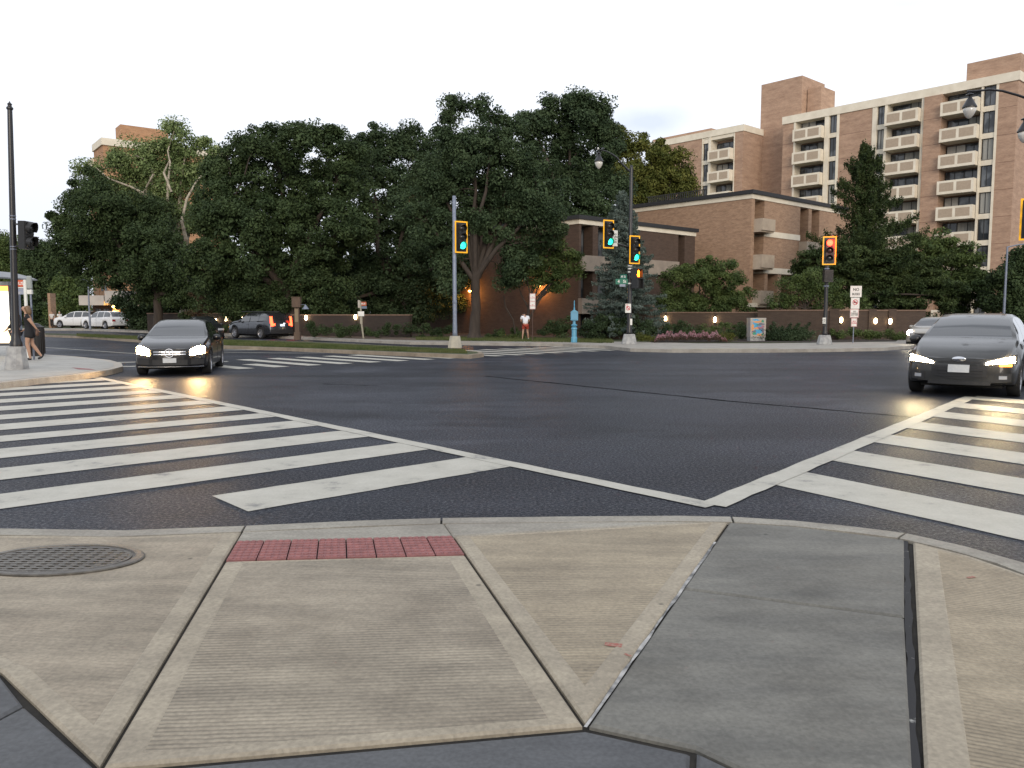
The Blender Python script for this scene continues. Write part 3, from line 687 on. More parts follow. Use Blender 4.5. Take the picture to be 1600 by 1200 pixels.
# ------------------------------------------------------------------ buildings (street grid turned 42 degrees)
RZ = math.radians(42)
def TX(px, py):
    dx = (px-800)/FPX; dy = (600-py)/FPX; return dx/(math.cos(PITCH)+dy*math.sin(PITCH))
def YL(O, px, py, X0=0.0):       # local y where the ray of pixel column px meets the plane local x = X0
    t = TX(px, py); return (O[0]+.743*X0-t*(O[1]+.669*X0))/(.669+.743*t)
def XL(O, px, py, Y0=0.0):
    t = TX(px, py); return (t*(O[1]+.743*Y0)-O[0]+.669*Y0)/(.743-.669*t)

def window(parent, x, y0, y1, z0, z1, face='x', mull=2, depth=0.06, gm=None, sill=False):
    """glass with a dark frame; face 'x': the wall faces local -x, face 'y': local -y"""
    mb = MB(); fr = MB()
    def bx(b, a0, a1, d0, d1, c0, c1, mi=0):
        if face == 'x': b.box(d0, d1, a0, a1, c0, c1, mi)
        else: b.box(a0, a1, d0, d1, c0, c1, mi)
    bx(mb, y0+.03, y1-.03, x+0.02, x+0.05, z0+.03, z1-.03)
    w = mb.build('window', gm or m_glassd, parent)
    t = 0.055
    bx(fr, y0, y1, x-.02, x+.018, z0, z0+t); bx(fr, y0, y1, x-.02, x+.018, z1-t, z1)
    for k in range(mull+1):
        c = y0+(y1-y0-t)*k/mull; bx(fr, c, c+t, x-.02, x+.0175, z0+t, z1-t)
    fr.build('frame', m_frame, w)
    return w

m_curt2 = mat('blind', (0.40, 0.39, 0.36), (0.30, 0.30, 0.28), rough=0.8, scale=3)
def apt_bay(t, O, y0, y1, x, rails, ph=1.25, last_top=None, proj=0.85):
    w = y1-y0
    for k, zt in enumerate(rails):
        b = MB(); zb = zt-ph-0.15
        b.box(x-proj, x-proj+0.14, y0+0.05, y1-0.05, zb, zt)              # front
        b.box(x-proj+0.14, x-0.01, y0+0.05, y0+0.18, zb+.15, zt-0.002); b.box(x-proj+0.14, x-0.01, y1-0.18, y1-0.05, zb+.15, zt-0.002)
        b.box(x-proj+0.14, x+1.3, y0+0.051, y1-0.051, zb+.004, zb+0.149)              # floor
        o = b.build('balcony', m_cream, t)
        p = MB(); m = (y0+y1)/2
        for a0, a1 in ((y0+0.3, m-0.14), (m+0.14, y1-0.3)): p.box(x-proj-0.004, x-proj+0.02, a0, a1, zb+0.28, zt-0.22)
        p.build('panel', m_creamd, o)
        r = random.random()
        ztop = zt+1.18
        ma = m+random.uniform(-.4, .4)
        window(t, x+1.28, y0+.1, ma, zb+.15, ztop, gm=m_curtain if r < 0.35 else m_glassd, mull=2)
        window(t, x+1.28, ma, y1-.1, zb+.15, ztop, gm=m_curt2 if r > 0.7 else m_glassd, mull=2)
def apt_wins(t, y0, y1, x, rails, cream):
    for k, zt in enumerate(rails):
        window(t, x+0.22, y0+.08, y1-.08, zt-0.95, zt+1.22, mull=2, gm=random.choice([m_glassd, m_glassd, m_curtain]))
        cream.box(x+0.04, x+0.5, y0, y1, zt+1.22, zt+1.75)
def apartments():
    s = 25.44; O = (33.5+.669*s, 101-.743*s)
    t = empty('apartment_tower', (O[0], O[1], 0.14), RZ, 'tall tan brick apartment block with stacked cream balconies, at the right', 'building')
    H = 25.7-.14; wall = MB(); cr = MB(); py = 220
    yl = lambda px, x=0, q=220: YL(O, px, q, x)
    L = yl(1223); e1 = 0.0
    # brick piers on the street face
    cols = {}
    piers = [(0.0, yl(1557)), (yl(1471), yl(1443)-0), (yl(1362), yl(1311)), (yl(1240), L)]
    bays = [(yl(1530), yl(1471)), (yl(1438), yl(1385)), (yl(1288), yl(1243))]
    wins = [(yl(1553), yl(1533)), (yl(1381), yl(1369)), (yl(1307), yl(1295))]
    zr = [23.75-0.14-2.72*k for k in range(9)]
    HB = H-0.9
    for a, b in piers: wall.box(0 if a != piers[1][0] else -0.25, 1.5, a, b, 0, HB)
    wall.box(1.5, 16, 0.002, L-.002, 0, HB+.001)
    for a, b in piers:
        for k in range(9): wall.box(-0.006 if a != piers[1][0] else -.256, 0.02, a+.003, b-.003, zr[k]-1.42, zr[k]-1.37, 1)
    cr.box(-0.12, 16.1, -0.12, L+.08, HB+.001, H)            # parapet band
    # cream mullion piers between bays and window columns
    edges = [(yl(1557)+0, yl(1553)), (yl(1533), yl(1530)), (yl(1443), yl(1438)), (yl(1385), yl(1381)), (yl(1369), yl(1362)), (yl(1311), yl(1307)), (yl(1295), yl(1288)), (yl(1243), yl(1240))]
    for a, b in edges: cr.box(-0.05, 1.5, a, b, 0, HB)
    for (a, b) in wins: apt_wins(t, a, b, 0, zr, cr)
    for (a, b) in bays:
        apt_bay(t, O, a, b, 0, zr)
        cr.box(0.02, 1.45, a, b, zr[0]+1.25, HB)
    for (a, b) in wins: cr.box(0.02, 1.45, a, b, zr[0]+1.76, HB)
    wall.box(0.5, 1.5, min(w[0] for w in wins), min(w[1] for w in wins), 0, HB-.01)
    for (a, b) in wins: wall.box(0.55, 1.499, a+.001, b-.001, 0, HB-.02)
    # lift tower and roof houses
    wall.box(3.2, 9, L-0.6, 30.6, 0, 31.2-.14); wall.box(3.24, 8.9, 25.0, L-0.58, HB, 31.19-.14)
    wall.box(4.4, 8, 23.0, 24.8, H-.01, 29.6); wall.box(5.2, 7.8, 24.8, 25.0, H-.01, 28.6)
    wall.box(1.6, 9, 0.4, 5.4, H-.01, 27.9-.14)
    mbd = mat('brick_dark_course', (0.22, 0.13, 0.09), (0.17, 0.10, 0.07), rough=0.9)
    # recessed left wing
    y0 = 30.6; xo = -1.4; Lw = 45
    hw = 25.3
    yw = lambda px: YL(O, px, 240, xo)
    wb = (yw(1148), yw(1110)); ww = (yw(1107), yw(1098))
    wall.box(xo, xo+1.5, y0-.4, wb[0], 0, hw-.8); wall.box(xo, xo+1.5, ww[1]+.1, Lw, 0, hw-.8); wall.box(xo+1.5, 14, y0-.399, Lw-.002, 0, hw-.799)
    cr.box(xo-.1, 14, y0-.5, Lw+.1, hw-.798, hw)
    zw = [hw-2.75-2.72*k for k in range(8)]
    apt_bay(t, O, wb[0]+.15, wb[1]-.1, xo, zw); apt_wins(t, ww[0], ww[1], xo, zw, cr)
    for a, b in ((wb[0], wb[0]+.15), (wb[1]-.1, ww[0]), (ww[1], ww[1]+.1)): cr.box(xo-.04, xo+1.5, a, b, 0, hw-.8)
    cr.box(xo+.02, xo+1.45, wb[0]+.15, wb[1]-.1, zw[0]+1.5, hw-.8); cr.box(xo+.02, xo+1.45, ww[0], ww[1], zw[0]+1.76, hw-.8); wall.box(xo+.55, xo+1.499, ww[0]+.001, ww[1]-.001, 0, hw-.82)
    wall.box(3, 9, 38, 48, hw-.01, hw+1.5)
    wall.build('wall', [m_brick, mbd], t); cr.build('cream_concrete_frame', m_cream, t)
apartments()

def tower_left():
    # far block behind the sycamore
    Y = 112; c = AT(190, 240, Y); O = (c.x, Y)
    t = empty('apartment_tower', (c.x, Y, 0.14), math.radians(38), 'distant brick tower block with cream bands rising behind the pale-limbed sycamore', 'building')
    z = lambda py: AT(200, py, Y).z-.14
    mb = MB(); cr = MB()
    mb.box(0, 6.2, 0, 3.0, z(222), z(194)); mb.box(-2.5, 14, -1, 5, 0, z(232)); mb.box(-2.6, 12, 5, 9.0, 0, z(254))
    mb.build('wall', brick('brick_warm', (0.50, 0.27, 0.14), (0.42, 0.22, 0.115), (0.4, 0.28, 0.18)), t)
    cr.box(-2.7, 14.2, -1.2, 5.1, z(232), z(221)); cr.box(-2.8, 12.2, 5.101, 9.2, z(254), z(242)); 
    cr.build('cream_concrete_frame', m_cream, t)
    for k in range(6):
        for j in range(2): window(t, -2.54 , .3+j*2.2, 1.6+j*2.2, z(300)-2.7*k, z(300)-2.7*k+1.5)
tower_left()

def townhouse():
    O = (17.7, 60.0)
    t = empty('brick_townhouse', (O[0], O[1], 0.14), RZ, 'three storey tan brick house with a cream eaves band and corner balconies', 'building')
    xl = lambda px, q=380: XL(O, px, q); H = 10.55; w = MB(); c = MB(); k = MB(); LX, LY = 15.0, 14.0; HB = H-.62
    zz = lambda py: AT(1200, py, 61.5).z-.14
    a = [xl(1178), xl(1193), xl(1249), xl(1262), xl(1267), xl(1279)]
    w.box(0, LX, 1.2, LY, 0, HB)
    lower = zz(424)
    w.box(0, a[0], 0, 1.2, 0, HB); w.box(a[1], a[2], 0, 1.199, lower, HB); w.box(a[3], a[4], 0, 1.198, 0, HB); w.box(a[5], LX, 0, 1.197, 0, HB)
    p1 = xl(1196); p2 = xl(1212); p3 = xl(1222); w.box(p1, p1+.45, 0.001, 1.19, zz(474), lower); w.box(p3-.5, p3, 0.001, 1.19, zz(474), lower); w.box(a[2]-.4, a[2], 0.001, 1.19, 0, lower)
    w.box(-.0, LX, .6, 1.18, 0, zz(478))
    w.build('wall', m_brick2, t)
    c.box(-.06, LX, -.06, LY, HB, HB+.34)
    c.box(a[1], a[2], -.05, 1.1, zz(370), zz(361)); c.box(a[1], a[2]+.3, -.05, 1.1, zz(427), zz(418)); c.box(-.05, p3+.2, -.5, .6, zz(480), zz(474))
    c.build('cream_band', m_cream, t)
    k.box(-.22, LX, -.22, LY, HB+.341, H); k.build('roof', m_roofk, t)
    rl = MB()
    for i in range(28): rl.box(3+.0, 3.05, 6+i*.22, 6.07+i*.22, H, H+1.0)
    rl.box(2.98, 3.07, 6, 12.2, H+1.0, H+1.06); rl.build('roof_railing', m_frame, t)
    for (z0, z1) in ((zz(363), zz(345)), (zz(420), zz(400)), (zz(475), zz(455))):
        b = MB(); b.box(a[0]-.1, a[1]+.35, -.75, -.62, z0, z1); b.box(a[0]-.1, a[0]+.02, -.62, 0.3, z0, z1-.002); b.box(a[1]+.23, a[1]+.35, -.62, .0, z0, z1-.002); b.box(a[0]-.1, a[1]+.349, -.62, 1.1, z0-.12, z0-.001)
        b.build('balcony', mat('balcony_tan', (0.42, 0.35, 0.27), (0.33, 0.27, 0.21), rough=.9, scale=2), t)
        window(t, 1.17, a[0]+.05, a[1]-.02, z0, z1+1.6, face='y', mull=1)
    for (z0, z1) in ((zz(363), zz(322)), (zz(418), zz(376))): window(t, 1.17, a[2]+.05, a[3]-.02, z0, z1, face='y', mull=1); window(t, 1.17, a[4]+.05, a[5]-.02, z0, z1, face='y', mull=1)
    window(t, 1.0, p1+.5, p3-.55, zz(472), lower-.1, face='y', mull=3)
    c2 = MB(); c2.box(a[2]-.1, a[5]+1.2, -.7, .5, zz(395), zz(372)); c2.build('balcony', mat('balcony_tan', (0.42, 0.35, 0.27)), t)
townhouse()

def lowblock():
    O = (4.3, 52.0)
    t = empty('brick_townhouse', (O[0], O[1], 0.14), RZ, 'low brown brick house behind the blue spruce, its wall lit by two orange lamps', 'building')
    H = 7.75; w = MB(); c = MB(); k = MB(); LX = 12.6; LY = 21; HB = H-.55
    xl = lambda px, q=400: XL(O, px, q)
    a0, a1 = xl(908), xl(926); b0, b1 = xl(1060, 375), xl(1070, 375)
    w.box(0, LX, .8, LY, 0, HB); w.box(0, a0, 0, .8, 0, HB); w.box(a1, a1+.5, 0, .799, 0, HB); w.box(a1+2.2, b0, 0, .798, 0, HB); w.box(b1, LX, 0, .797, 0, HB)
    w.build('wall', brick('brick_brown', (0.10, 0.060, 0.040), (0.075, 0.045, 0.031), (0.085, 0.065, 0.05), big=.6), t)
    c.box(-.06, LX+.06, -.06, LY, HB, HB+.3); c.build('cream_band', m_cream, t)
    k.box(-.2, LX+.2, -.2, LY, HB+.301, H); k.build('roof', m_roofk, t)
    s = MB()
    for z in (2.2, 4.95): s.box(-.04, b0-.3, -.35, .0, z-.75, z+.25); s.box(a0, a1, -.0, .75, z-.75, z+.2)
    s.build('spandrel', mat('spandrel_tan', (0.30, 0.25, 0.20), (0.22, 0.185, 0.15), rough=.9, scale=2), t)
    for z0, z1 in ((2.5, 4.15), (5.25, 7.1), (.3, 1.4)):
        window(t, .76, a0+.05, a1-.05, z0, z1, face='y', mull=1); window(t, .76, a1+.55, a1+2.15, z0, z1, face='y', mull=2)
    window(t, .76, b0, b1, 2.5, 7, face='y', mull=1)
    m_or = emis('orange_bulb', (1.0, 0.42, 0.10), 45)
    for px, py in ((842, 447), (734, 455)):
        y = YL(O, px, py, -.35); depth = O[1]+.669*(-.35)+.743*y; z = AT(px, py, depth).z-.14
        b = MB(); b.box(-.35, 0, y-.03, y+.03, z+.12, z+.17); b.lathe([(.03, z+.16), (.12, z+.10), (.15, z+.06)], 12, mtx=Matrix.Translation((-.35, y, 0)), closed=False)
        lp = b.build('wall_lamp', m_black, t)
        MB().lathe([(.02, z-.06), (.09, z-.02), (.10, z+.04), (.03, z+.08)], 10, mtx=Matrix.Translation((-.35, y, 0))).build('bulb', m_or, lp, True)
        pl = bpy.data.lights.new('lamp_light', 'POINT'); pl.energy = 130; pl.color = (1.0, .40, .09); pl.shadow_soft_size = .12
        po = bpy.data.objects.new('lamp_light', pl); COL.objects.link(po); po.parent = t; po.location = (-.55, y, z-.12)
lowblock()

def small_building():
    Y = 82; c = AT(136, 500, Y)
    t = empty('apartment_lobby', (c.x, Y, .14), 0, 'low building with white canopy band and a glowing orange entrance, past the parked white cars', 'building')
    X = lambda px: AT(px, 480, Y).x-c.x; z = lambda py: AT(150, py, Y).z-.14
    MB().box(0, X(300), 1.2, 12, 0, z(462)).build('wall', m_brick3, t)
    cb = MB(); cb.box(-.1, X(172), -1.2, 1.5, z(477), z(462)); cb.box(X(172)+.3, X(203), -1.6, 1.5, z(474), z(455)); cb.box(X(203)+.2, X(245), -1, 1.5, z(470), z(462)); cb.build('canopy', mat('canopy_white', (0.45, 0.42, 0.38), (0.36, 0.33, 0.30), rough=.8, scale=1), t)
    MB().box(X(181), X(194), -.6, .6, 0, z(475)).build('column', mat('column_tan', (0.5, 0.36, 0.22), rough=.8), t)
    for px in (184, 191):
        MB().lathe([(.05, -.2), (.16, -.1), (.16, .1), (.05, .2)], 10, mtx=Matrix.Translation((X(px), -.85, z(478)))).build('lamp', emis('orange_lamp', (1.0, .55, .16), 14), t, True)
    for px in (140, 152, 164, 208, 222): window(t, 1.17, X(px), X(px+9), .6, z(482), face='y')
    pl = bpy.data.lights.new('lamp_light', 'POINT'); pl.energy = 60; pl.color = (1, .5, .15); pl.shadow_soft_size = .2
    po = bpy.data.objects.new('lamp_light', pl); COL.objects.link(po); po.parent = t; po.location = (X(187), -1.3, z(481))
    MB().box(X(75), X(79), 0, 1, 0, z(458)).build('brick_pier', m_brick2, t)
small_building()

m_brick_shade = brick('brick_shade', (0.045, 0.032, 0.024), (0.035, 0.025, 0.02), (0.04, 0.034, 0.03), big=0.8)  # garden brick again, darker still: the trees' shade is in the colour
m_wlamp = emis('warm_lamp', (1.0, 0.74, 0.42), 16)
def added_houses_behind():  # unseen houses added to darken car reflections and light from behind the camera
    for i, (x0, x1, y, h) in enumerate(((-46, -14, -34, 8.6), (-8, 20, -36, 7.6), (26, 60, -33, 9.0))):
        t = empty('added_house', (x0, y, .1), 0, ('wide', 'lower middle', 'tallest')[i]+' unseen brick house, added behind the camera to darken car reflections', 'building')
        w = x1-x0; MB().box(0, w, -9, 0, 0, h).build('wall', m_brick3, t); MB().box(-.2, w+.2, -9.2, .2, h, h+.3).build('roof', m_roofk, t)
        for k in range(int(w/3.2)):
            for z in (.9, 3.9): MB().box(1+k*3.2, 2.4+k*3.2, .005, .05, z, z+1.7).build('window', m_glassd, t)
added_houses_behind()
def garden_wall(p0, p1, h, lamps=(), label='', pillar=(), th=.3, m=None):
    a = Vector(p0); b = Vector(p1); L = (b-a).length; rz = math.atan2(b.y-a.y, b.x-a.x)
    t = empty('garden_wall', (a.x, a.y, .13), rz, label, 'wall')
    w = MB(); w.box(0, L, 0, th, 0, h)
    for s in pillar: w.box(s-.25, s+.25, -.08, th+.08, 0, h+.12)
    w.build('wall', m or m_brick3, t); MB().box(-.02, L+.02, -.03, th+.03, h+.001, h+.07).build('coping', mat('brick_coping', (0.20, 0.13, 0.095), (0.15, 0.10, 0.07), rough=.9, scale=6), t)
    for (px, py) in lamps:
        # where the lamp's sight line meets the wall
        tt = TX(px, py); d = (b-a)/L; s = (tt*a.y-a.x)/(d.x-tt*d.y); wy = a.y+d.y*s; z = AT(px, py, wy).z-.13
        br = MB(); br.box(s-.05, s+.05, -.10, 0, z+.17, z+.20); br.box(s-.04, s+.04, -.1, 0, z-.20, z-.17); o = br.build('wall_lamp', m_black, t)
        MB().lathe([(.03, z-.16), (.075, z-.11), (.085, z), (.075, z+.11), (.03, z+.16)], 10, mtx=Matrix.Translation((s, -.12, 0))).build('bulb', m_wlamp, o, True)
    return t
P3 = lambda px, Y: (AT(px, 500, Y).x, Y)
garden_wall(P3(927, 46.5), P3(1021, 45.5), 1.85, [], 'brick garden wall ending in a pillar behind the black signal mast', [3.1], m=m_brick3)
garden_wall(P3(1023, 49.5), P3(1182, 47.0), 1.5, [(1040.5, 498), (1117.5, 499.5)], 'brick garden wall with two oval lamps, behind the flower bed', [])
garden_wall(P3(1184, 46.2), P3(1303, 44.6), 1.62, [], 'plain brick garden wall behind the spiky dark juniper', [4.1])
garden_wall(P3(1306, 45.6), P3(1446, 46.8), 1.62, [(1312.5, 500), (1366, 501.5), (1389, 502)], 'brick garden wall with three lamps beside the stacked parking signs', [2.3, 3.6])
garden_wall(P3(455, 53), P3(640, 49.5), 1.35, [(480, 496.5), (557, 495.5)], 'dim brick garden wall with two lamps beyond the leaning bus stop post', [], m=m_brick_shade)
garden_wall(P3(230, 66), P3(452, 56), 1.45, [(324, 500), (339, 501), (355, 498), (382, 497.5), (423, 496)], 'long dim brick garden wall with five lamps behind the waiting crossover', [], m=m_brick_shade)

# ------------------------------------------------------------------ trees
def T(*a, **k): return tree(*a, **k)
T('sycamore_tree', 'pale-limbed sycamore with light green crown in front of the distant tower', 'tree', 68, (290, 524),
  [(275, 208, 18), (262, 230, 22), (292, 226, 20), (318, 228, 12), (334, 236, 12), (225, 252, 36), (188, 262, 26), (150, 268, 14), (128, 264, 9), (268, 275, 40), (215, 310, 42), (310, 275, 30), (332, 262, 18), (255, 345, 46), (175, 300, 26), (300, 330, 36), (240, 390, 40), (280, 400, 30)],
  lf_syc, m_bark_p, core=16, leaf=.20, dens=1.0, crad=.75, lpc=70, trunk_r=.42, fork=(286, 420), depth=.8, nlimb=12,
  limb_shown=[[(288, 430, -0.9, .26), (275, 375, -0.9, .2), (262, 335, -0.9, .16), (235, 308, -0.9, .12), (205, 292, -0.9, .09), (170, 279, -2, .06), (150, 262, -1.5, .03)],
              [(240, 272, -0.9, .10), (228, 250, -0.9, .09), (212, 243, -2, .05)], [(262, 335, -0.9, .14), (262, 290, -1.5, .1), (266, 255, -1.2, .08), (262, 236, -1, .05), (272, 205, -.5, .03)],
              [(288, 430, -1.5, .22), (292, 380, -2.2, .18), (284, 345, -2.4, .12), (292, 310, -2.4, .1), (306, 285, -2, .06), (325, 262, -1, .03)], [(240, 272, -2.3, .08), (225, 300, -1.3, .08)],
              [(268, 300, -2.5, .09), (256, 270, -2.6, .09), (264, 252, -2.5, .05)], [(216, 478, -2.2, .05), (232, 430, -2.2, .07), (222, 415, -2.4, .06)]])
T('shade_tree', 'dark broad tree at the left end of the row, below the tower', 'tree', 62, (248, 522),
  [(135, 290, 26), (110, 318, 22), (92, 345, 16), (160, 330, 45), (120, 365, 38), (190, 380, 55), (240, 400, 55), (135, 410, 36), (180, 418, 34), (85, 335, 9), (230, 340, 40), (265, 440, 42), (235, 462, 24), (290, 470, 26), (110, 390, 26)],
  lf_dark, leaf=.19, dens=1.3, crad=.62, lpc=75, trunk_r=.35, fork=(245, 455))
T('shade_tree', 'massive dark rounded tree behind the grey crossover, left of centre', 'tree', 55, (455, 526),
  [(415, 226, 32), (465, 228, 34), (515, 226, 28), (525, 205, 14), (377, 235, 26), (350, 270, 32), (440, 290, 75), (530, 290, 45), (330, 330, 42), (385, 375, 75), (480, 375, 75), (320, 415, 42), (400, 435, 55), (480, 445, 48), (550, 350, 42), (545, 245, 26), (345, 455, 35), (430, 478, 28), (520, 465, 35), (370, 478, 26), (490, 485, 22), (335, 270, 26), (490, 210, 20), (440, 210, 20), (395, 222, 20), (365, 310, 40)],
  lf_dark, leaf=.19, dens=1.25, crad=.62, lpc=75, trunk_r=.5, fork=(450, 450))
T('shade_tree', 'dark tree filling the row between the massive rounded tree and the grey signal pole', 'tree', 60, (612, 523),
  [(595, 232, 28), (622, 220, 22), (640, 205, 12), (655, 235, 30), (580, 275, 38), (640, 300, 52), (590, 350, 52), (660, 370, 46), (560, 415, 44), (620, 425, 46), (680, 430, 32), (600, 470, 30), (675, 250, 24), (540, 470, 32), (655, 475, 30), (700, 462, 30), (560, 240, 30), (610, 480, 26), (680, 300, 40), (560, 490, 20), (640, 495, 18), (700, 410, 40), (585, 215, 20), (530, 280, 30)],
  lf_deep, leaf=.19, dens=1.3, crad=.62, lpc=75, trunk_r=.4, fork=(612, 455))
T('oak_tree', 'big oak with thick bare forking trunk, just right of the grey signal pole', 'tree', 46.5, (742, 533),
  [(712, 172, 20), (745, 166, 18), (772, 176, 22), (695, 200, 28), (785, 205, 34), (740, 235, 52), (682, 285, 44), (795, 285, 50), (740, 310, 52), (835, 325, 40), (855, 368, 26), (668, 350, 38), (800, 372, 32), (700, 358, 30), (640, 318, 26), (870, 345, 18), (765, 350, 30), (705, 160, 11), (728, 340, 30), (690, 400, 28), (812, 412, 30), (840, 300, 40), (710, 245, 34), (765, 240, 36), (800, 430, 22), (700, 440, 22), (822, 250, 30)],
  lf_deep, leaf=.15, dens=1.7, crad=.5, lpc=75, trunk_r=.30, fork=(743, 432), depth=.8,
  limb_shown=[[(743, 434, 0, .24), (744, 410, 0, .2), (743, 380, 0, .18), (747, 350, .2, .15), (742, 310, .4, .1)], [(745, 434, 0, .22), (757, 412, -.1, .17), (768, 385, -.2, .15), (776, 362, -.2, .12), (790, 330, .3, .08)]])
T('shade_tree', 'tallest dark tree of the row, its crown peaking left of the street lamp', 'tree', 62, (880, 521),
  [(858, 178, 24), (885, 162, 22), (912, 160, 20), (938, 168, 20), (835, 200, 32), (890, 205, 48), (940, 210, 28), (850, 262, 50), (915, 275, 50), (955, 240, 20), (880, 325, 46), (820, 184, 16), (935, 320, 34), (960, 290, 25), (800, 350, 40), (860, 370, 40), (905, 345, 34), (780, 300, 40), (925, 190, 30)],
  lf_deep, leaf=.2, dens=1.15, crad=.7, lpc=75, trunk_r=.4, fork=(880, 380))
T('shade_tree', 'yellow-green tree rising behind the flat roofs', 'tree', 82, (1010, 515),
  [(975, 232, 22), (1000, 225, 14), (1022, 236, 20), (1050, 252, 22), (1068, 275, 18), (990, 280, 40), (1040, 288, 34), (950, 270, 30), (1075, 296, 16), (1000, 320, 30), (965, 210, 8)],
  lf_yel, leaf=.26, dens=1.1, crad=.85, lpc=75, trunk_r=.3, fork=(1010, 400))
T('small_tree', 'low yellowish-green tree lit orange by a wall lamp, over the man in white', 'tree', 48, (822, 528),
  [(850, 395, 34), (888, 412, 26), (822, 412, 28), (870, 438, 20), (902, 398, 12), (800, 430, 22), (845, 435, 20), (905, 425, 12), (868, 372, 18)],
  lf_mid, leaf=.12, dens=2.4, crad=.38, lpc=55, trunk_r=.10, fork=(826, 480), elong=1.9, limb_shown=[[(806, 526, -.2, .05), (802, 500, -.3, .045), (790, 480, -.3, .04), (787, 462, -.2, .03)], [(826, 500, 0, .07), (842, 470, -.2, .05), (860, 448, -.2, .03)]])
T('small_tree', 'full round green bush-like tree in front of the three storey brick house', 'tree', 52, (1100, 525),
  [(1062, 442, 30), (1098, 430, 28), (1132, 440, 30), (1080, 470, 30), (1130, 472, 32), (1160, 462, 16), (1040, 465, 22), (1108, 412, 14), (1050, 492, 20), (1165, 485, 12), (1105, 490, 30), (1140, 416, 12)],
  lf_mid, leaf=.13, dens=2.4, crad=.38, lpc=75, trunk_r=.12, fork=(1100, 490))
T('small_tree', 'fresh green low tree under the red signal, beside the corner balconies', 'tree', 50, (1255, 525),
  [(1240, 440, 18), (1262, 436, 22), (1285, 450, 20), (1235, 465, 18), (1270, 468, 24), (1310, 470, 22), (1300, 440, 14), (1345, 480, 24), (1215, 478, 14)],
  lf_mid, leaf=.12, dens=2.2, crad=.4, lpc=60, trunk_r=.08, fork=(1258, 480))
def spruce(name, label, Y, base, apex, halfw, m, leaf=.10, n=230, group=None, droop=.25, per=120, taper=.85, irr=.25, tr=.16, cat='tree', zb=.06, zn=.05, sp=.42):
    b = AT(base[0], base[1], Y); b.z = .13; top = AT(apex[0], apex[1], Y)-b; R = halfw*M_(Y); H = top.z
    t = empty(name, b, 0, label, cat, group); C_ = []; O_ = []; mb = MB()
    for i in range(n):
        f = zb+(1-zb)*(i+random.random())/n*.985; az = i*2.399+random.uniform(-.3, .3); L = R*((1-f)**taper)*(1+random.uniform(-irr, irr))+.10
        z0 = H*f; ax = Vector((top.x*f, top.y*f, z0)); dr = Vector((math.cos(az), math.sin(az), 0)); q = int(per*(.25+L/R))
        s = RNG.random(q)**.75; side = np.array([-dr.y, dr.x, 0]); w = (1-s)*sp*L*.8+.06
        pts = np.array(ax)+np.array(dr)*(s*L)[:, None]+side*(RNG.normal(0, .42, q)*w)[:, None]
        pts[:, 2] += (-droop*L*s+.20*L*s*s*s)+RNG.normal(0, zn, q)
        C_.append(pts); O_.append(np.tile(np.array(dr)*.4, (q, 1)))
        if i % 3 == 0: mb.tube([ax, ax+dr*L*.6+Vector((0, 0, -droop*L*.6))], [.03, .012], 5, cap=False)
    leaf_object('crown', np.concatenate(C_), leaf, m, t, up=.5, elong=2.0, out=np.concatenate(O_))
    mb.tube([(0, 0, -.1), top*.5, top*.98], [tr, tr*.6, .02], 10, cap=False); mb.build('trunk', m_bark, t)
    return t
spruce('blue_spruce', 'silvery blue-green spruce behind the black signal mast', 46, (980, 533), (973, 296), 64, lf_spr, n=300, per=330, leaf=.085, taper=.72, irr=.28, droop=.35)
spruce('cedar_tree', 'tall ragged evergreen with layered boughs in front of the apartment balconies', 57, (1362, 522), (1351, 224), 100, lf_con, n=115, per=800, leaf=.13, taper=.8, irr=.6, droop=-.02, zn=.16, sp=.62, tr=.25, zb=.2)
T('evergreen_tree', 'dark spreading evergreen with rust tinted lower boughs behind the stacked parking signs', 'tree', 54, (1300, 523),
  [(1275, 410, 24), (1300, 392, 24), (1330, 420, 34), (1290, 448, 26), (1370, 430, 40), (1420, 425, 36), (1250, 428, 16), (1400, 462, 34), (1450, 445, 28), (1340, 460, 26), (1480, 462, 26), (1430, 480, 28)],
  lf_con, leaf=.15, dens=2.4, crad=.5, lpc=70, trunk_r=.2, fork=(1310, 470), flat=.4, elong=2)
T('evergreen_tree', 'feathery green tree against the foot of the apartment block', 'tree', 64, (1480, 518),
  [(1468, 382, 20), (1450, 400, 28), (1495, 395, 22), (1515, 420, 28), (1465, 435, 36), (1435, 378, 14), (1510, 450, 28), (1540, 445, 20), (1500, 478, 24), (1545, 470, 22)],
  lf_mid, leaf=.18, dens=1.5, crad=.55, lpc=65, trunk_r=.2, fork=(1480, 450), flat=.5, elong=1.9)
T('shade_tree', 'dark tree at the right edge beside the thin grey lamp post', 'tree', 58, (1600, 520),
  [(1590, 412, 22), (1605, 395, 20), (1575, 438, 26), (1600, 450, 40), (1560, 465, 26), (1620, 420, 34), (1590, 485, 30), (1640, 450, 40)],
  lf_dark, leaf=.19, dens=1.4, crad=.6, lpc=70, trunk_r=.3, fork=(1605, 470))
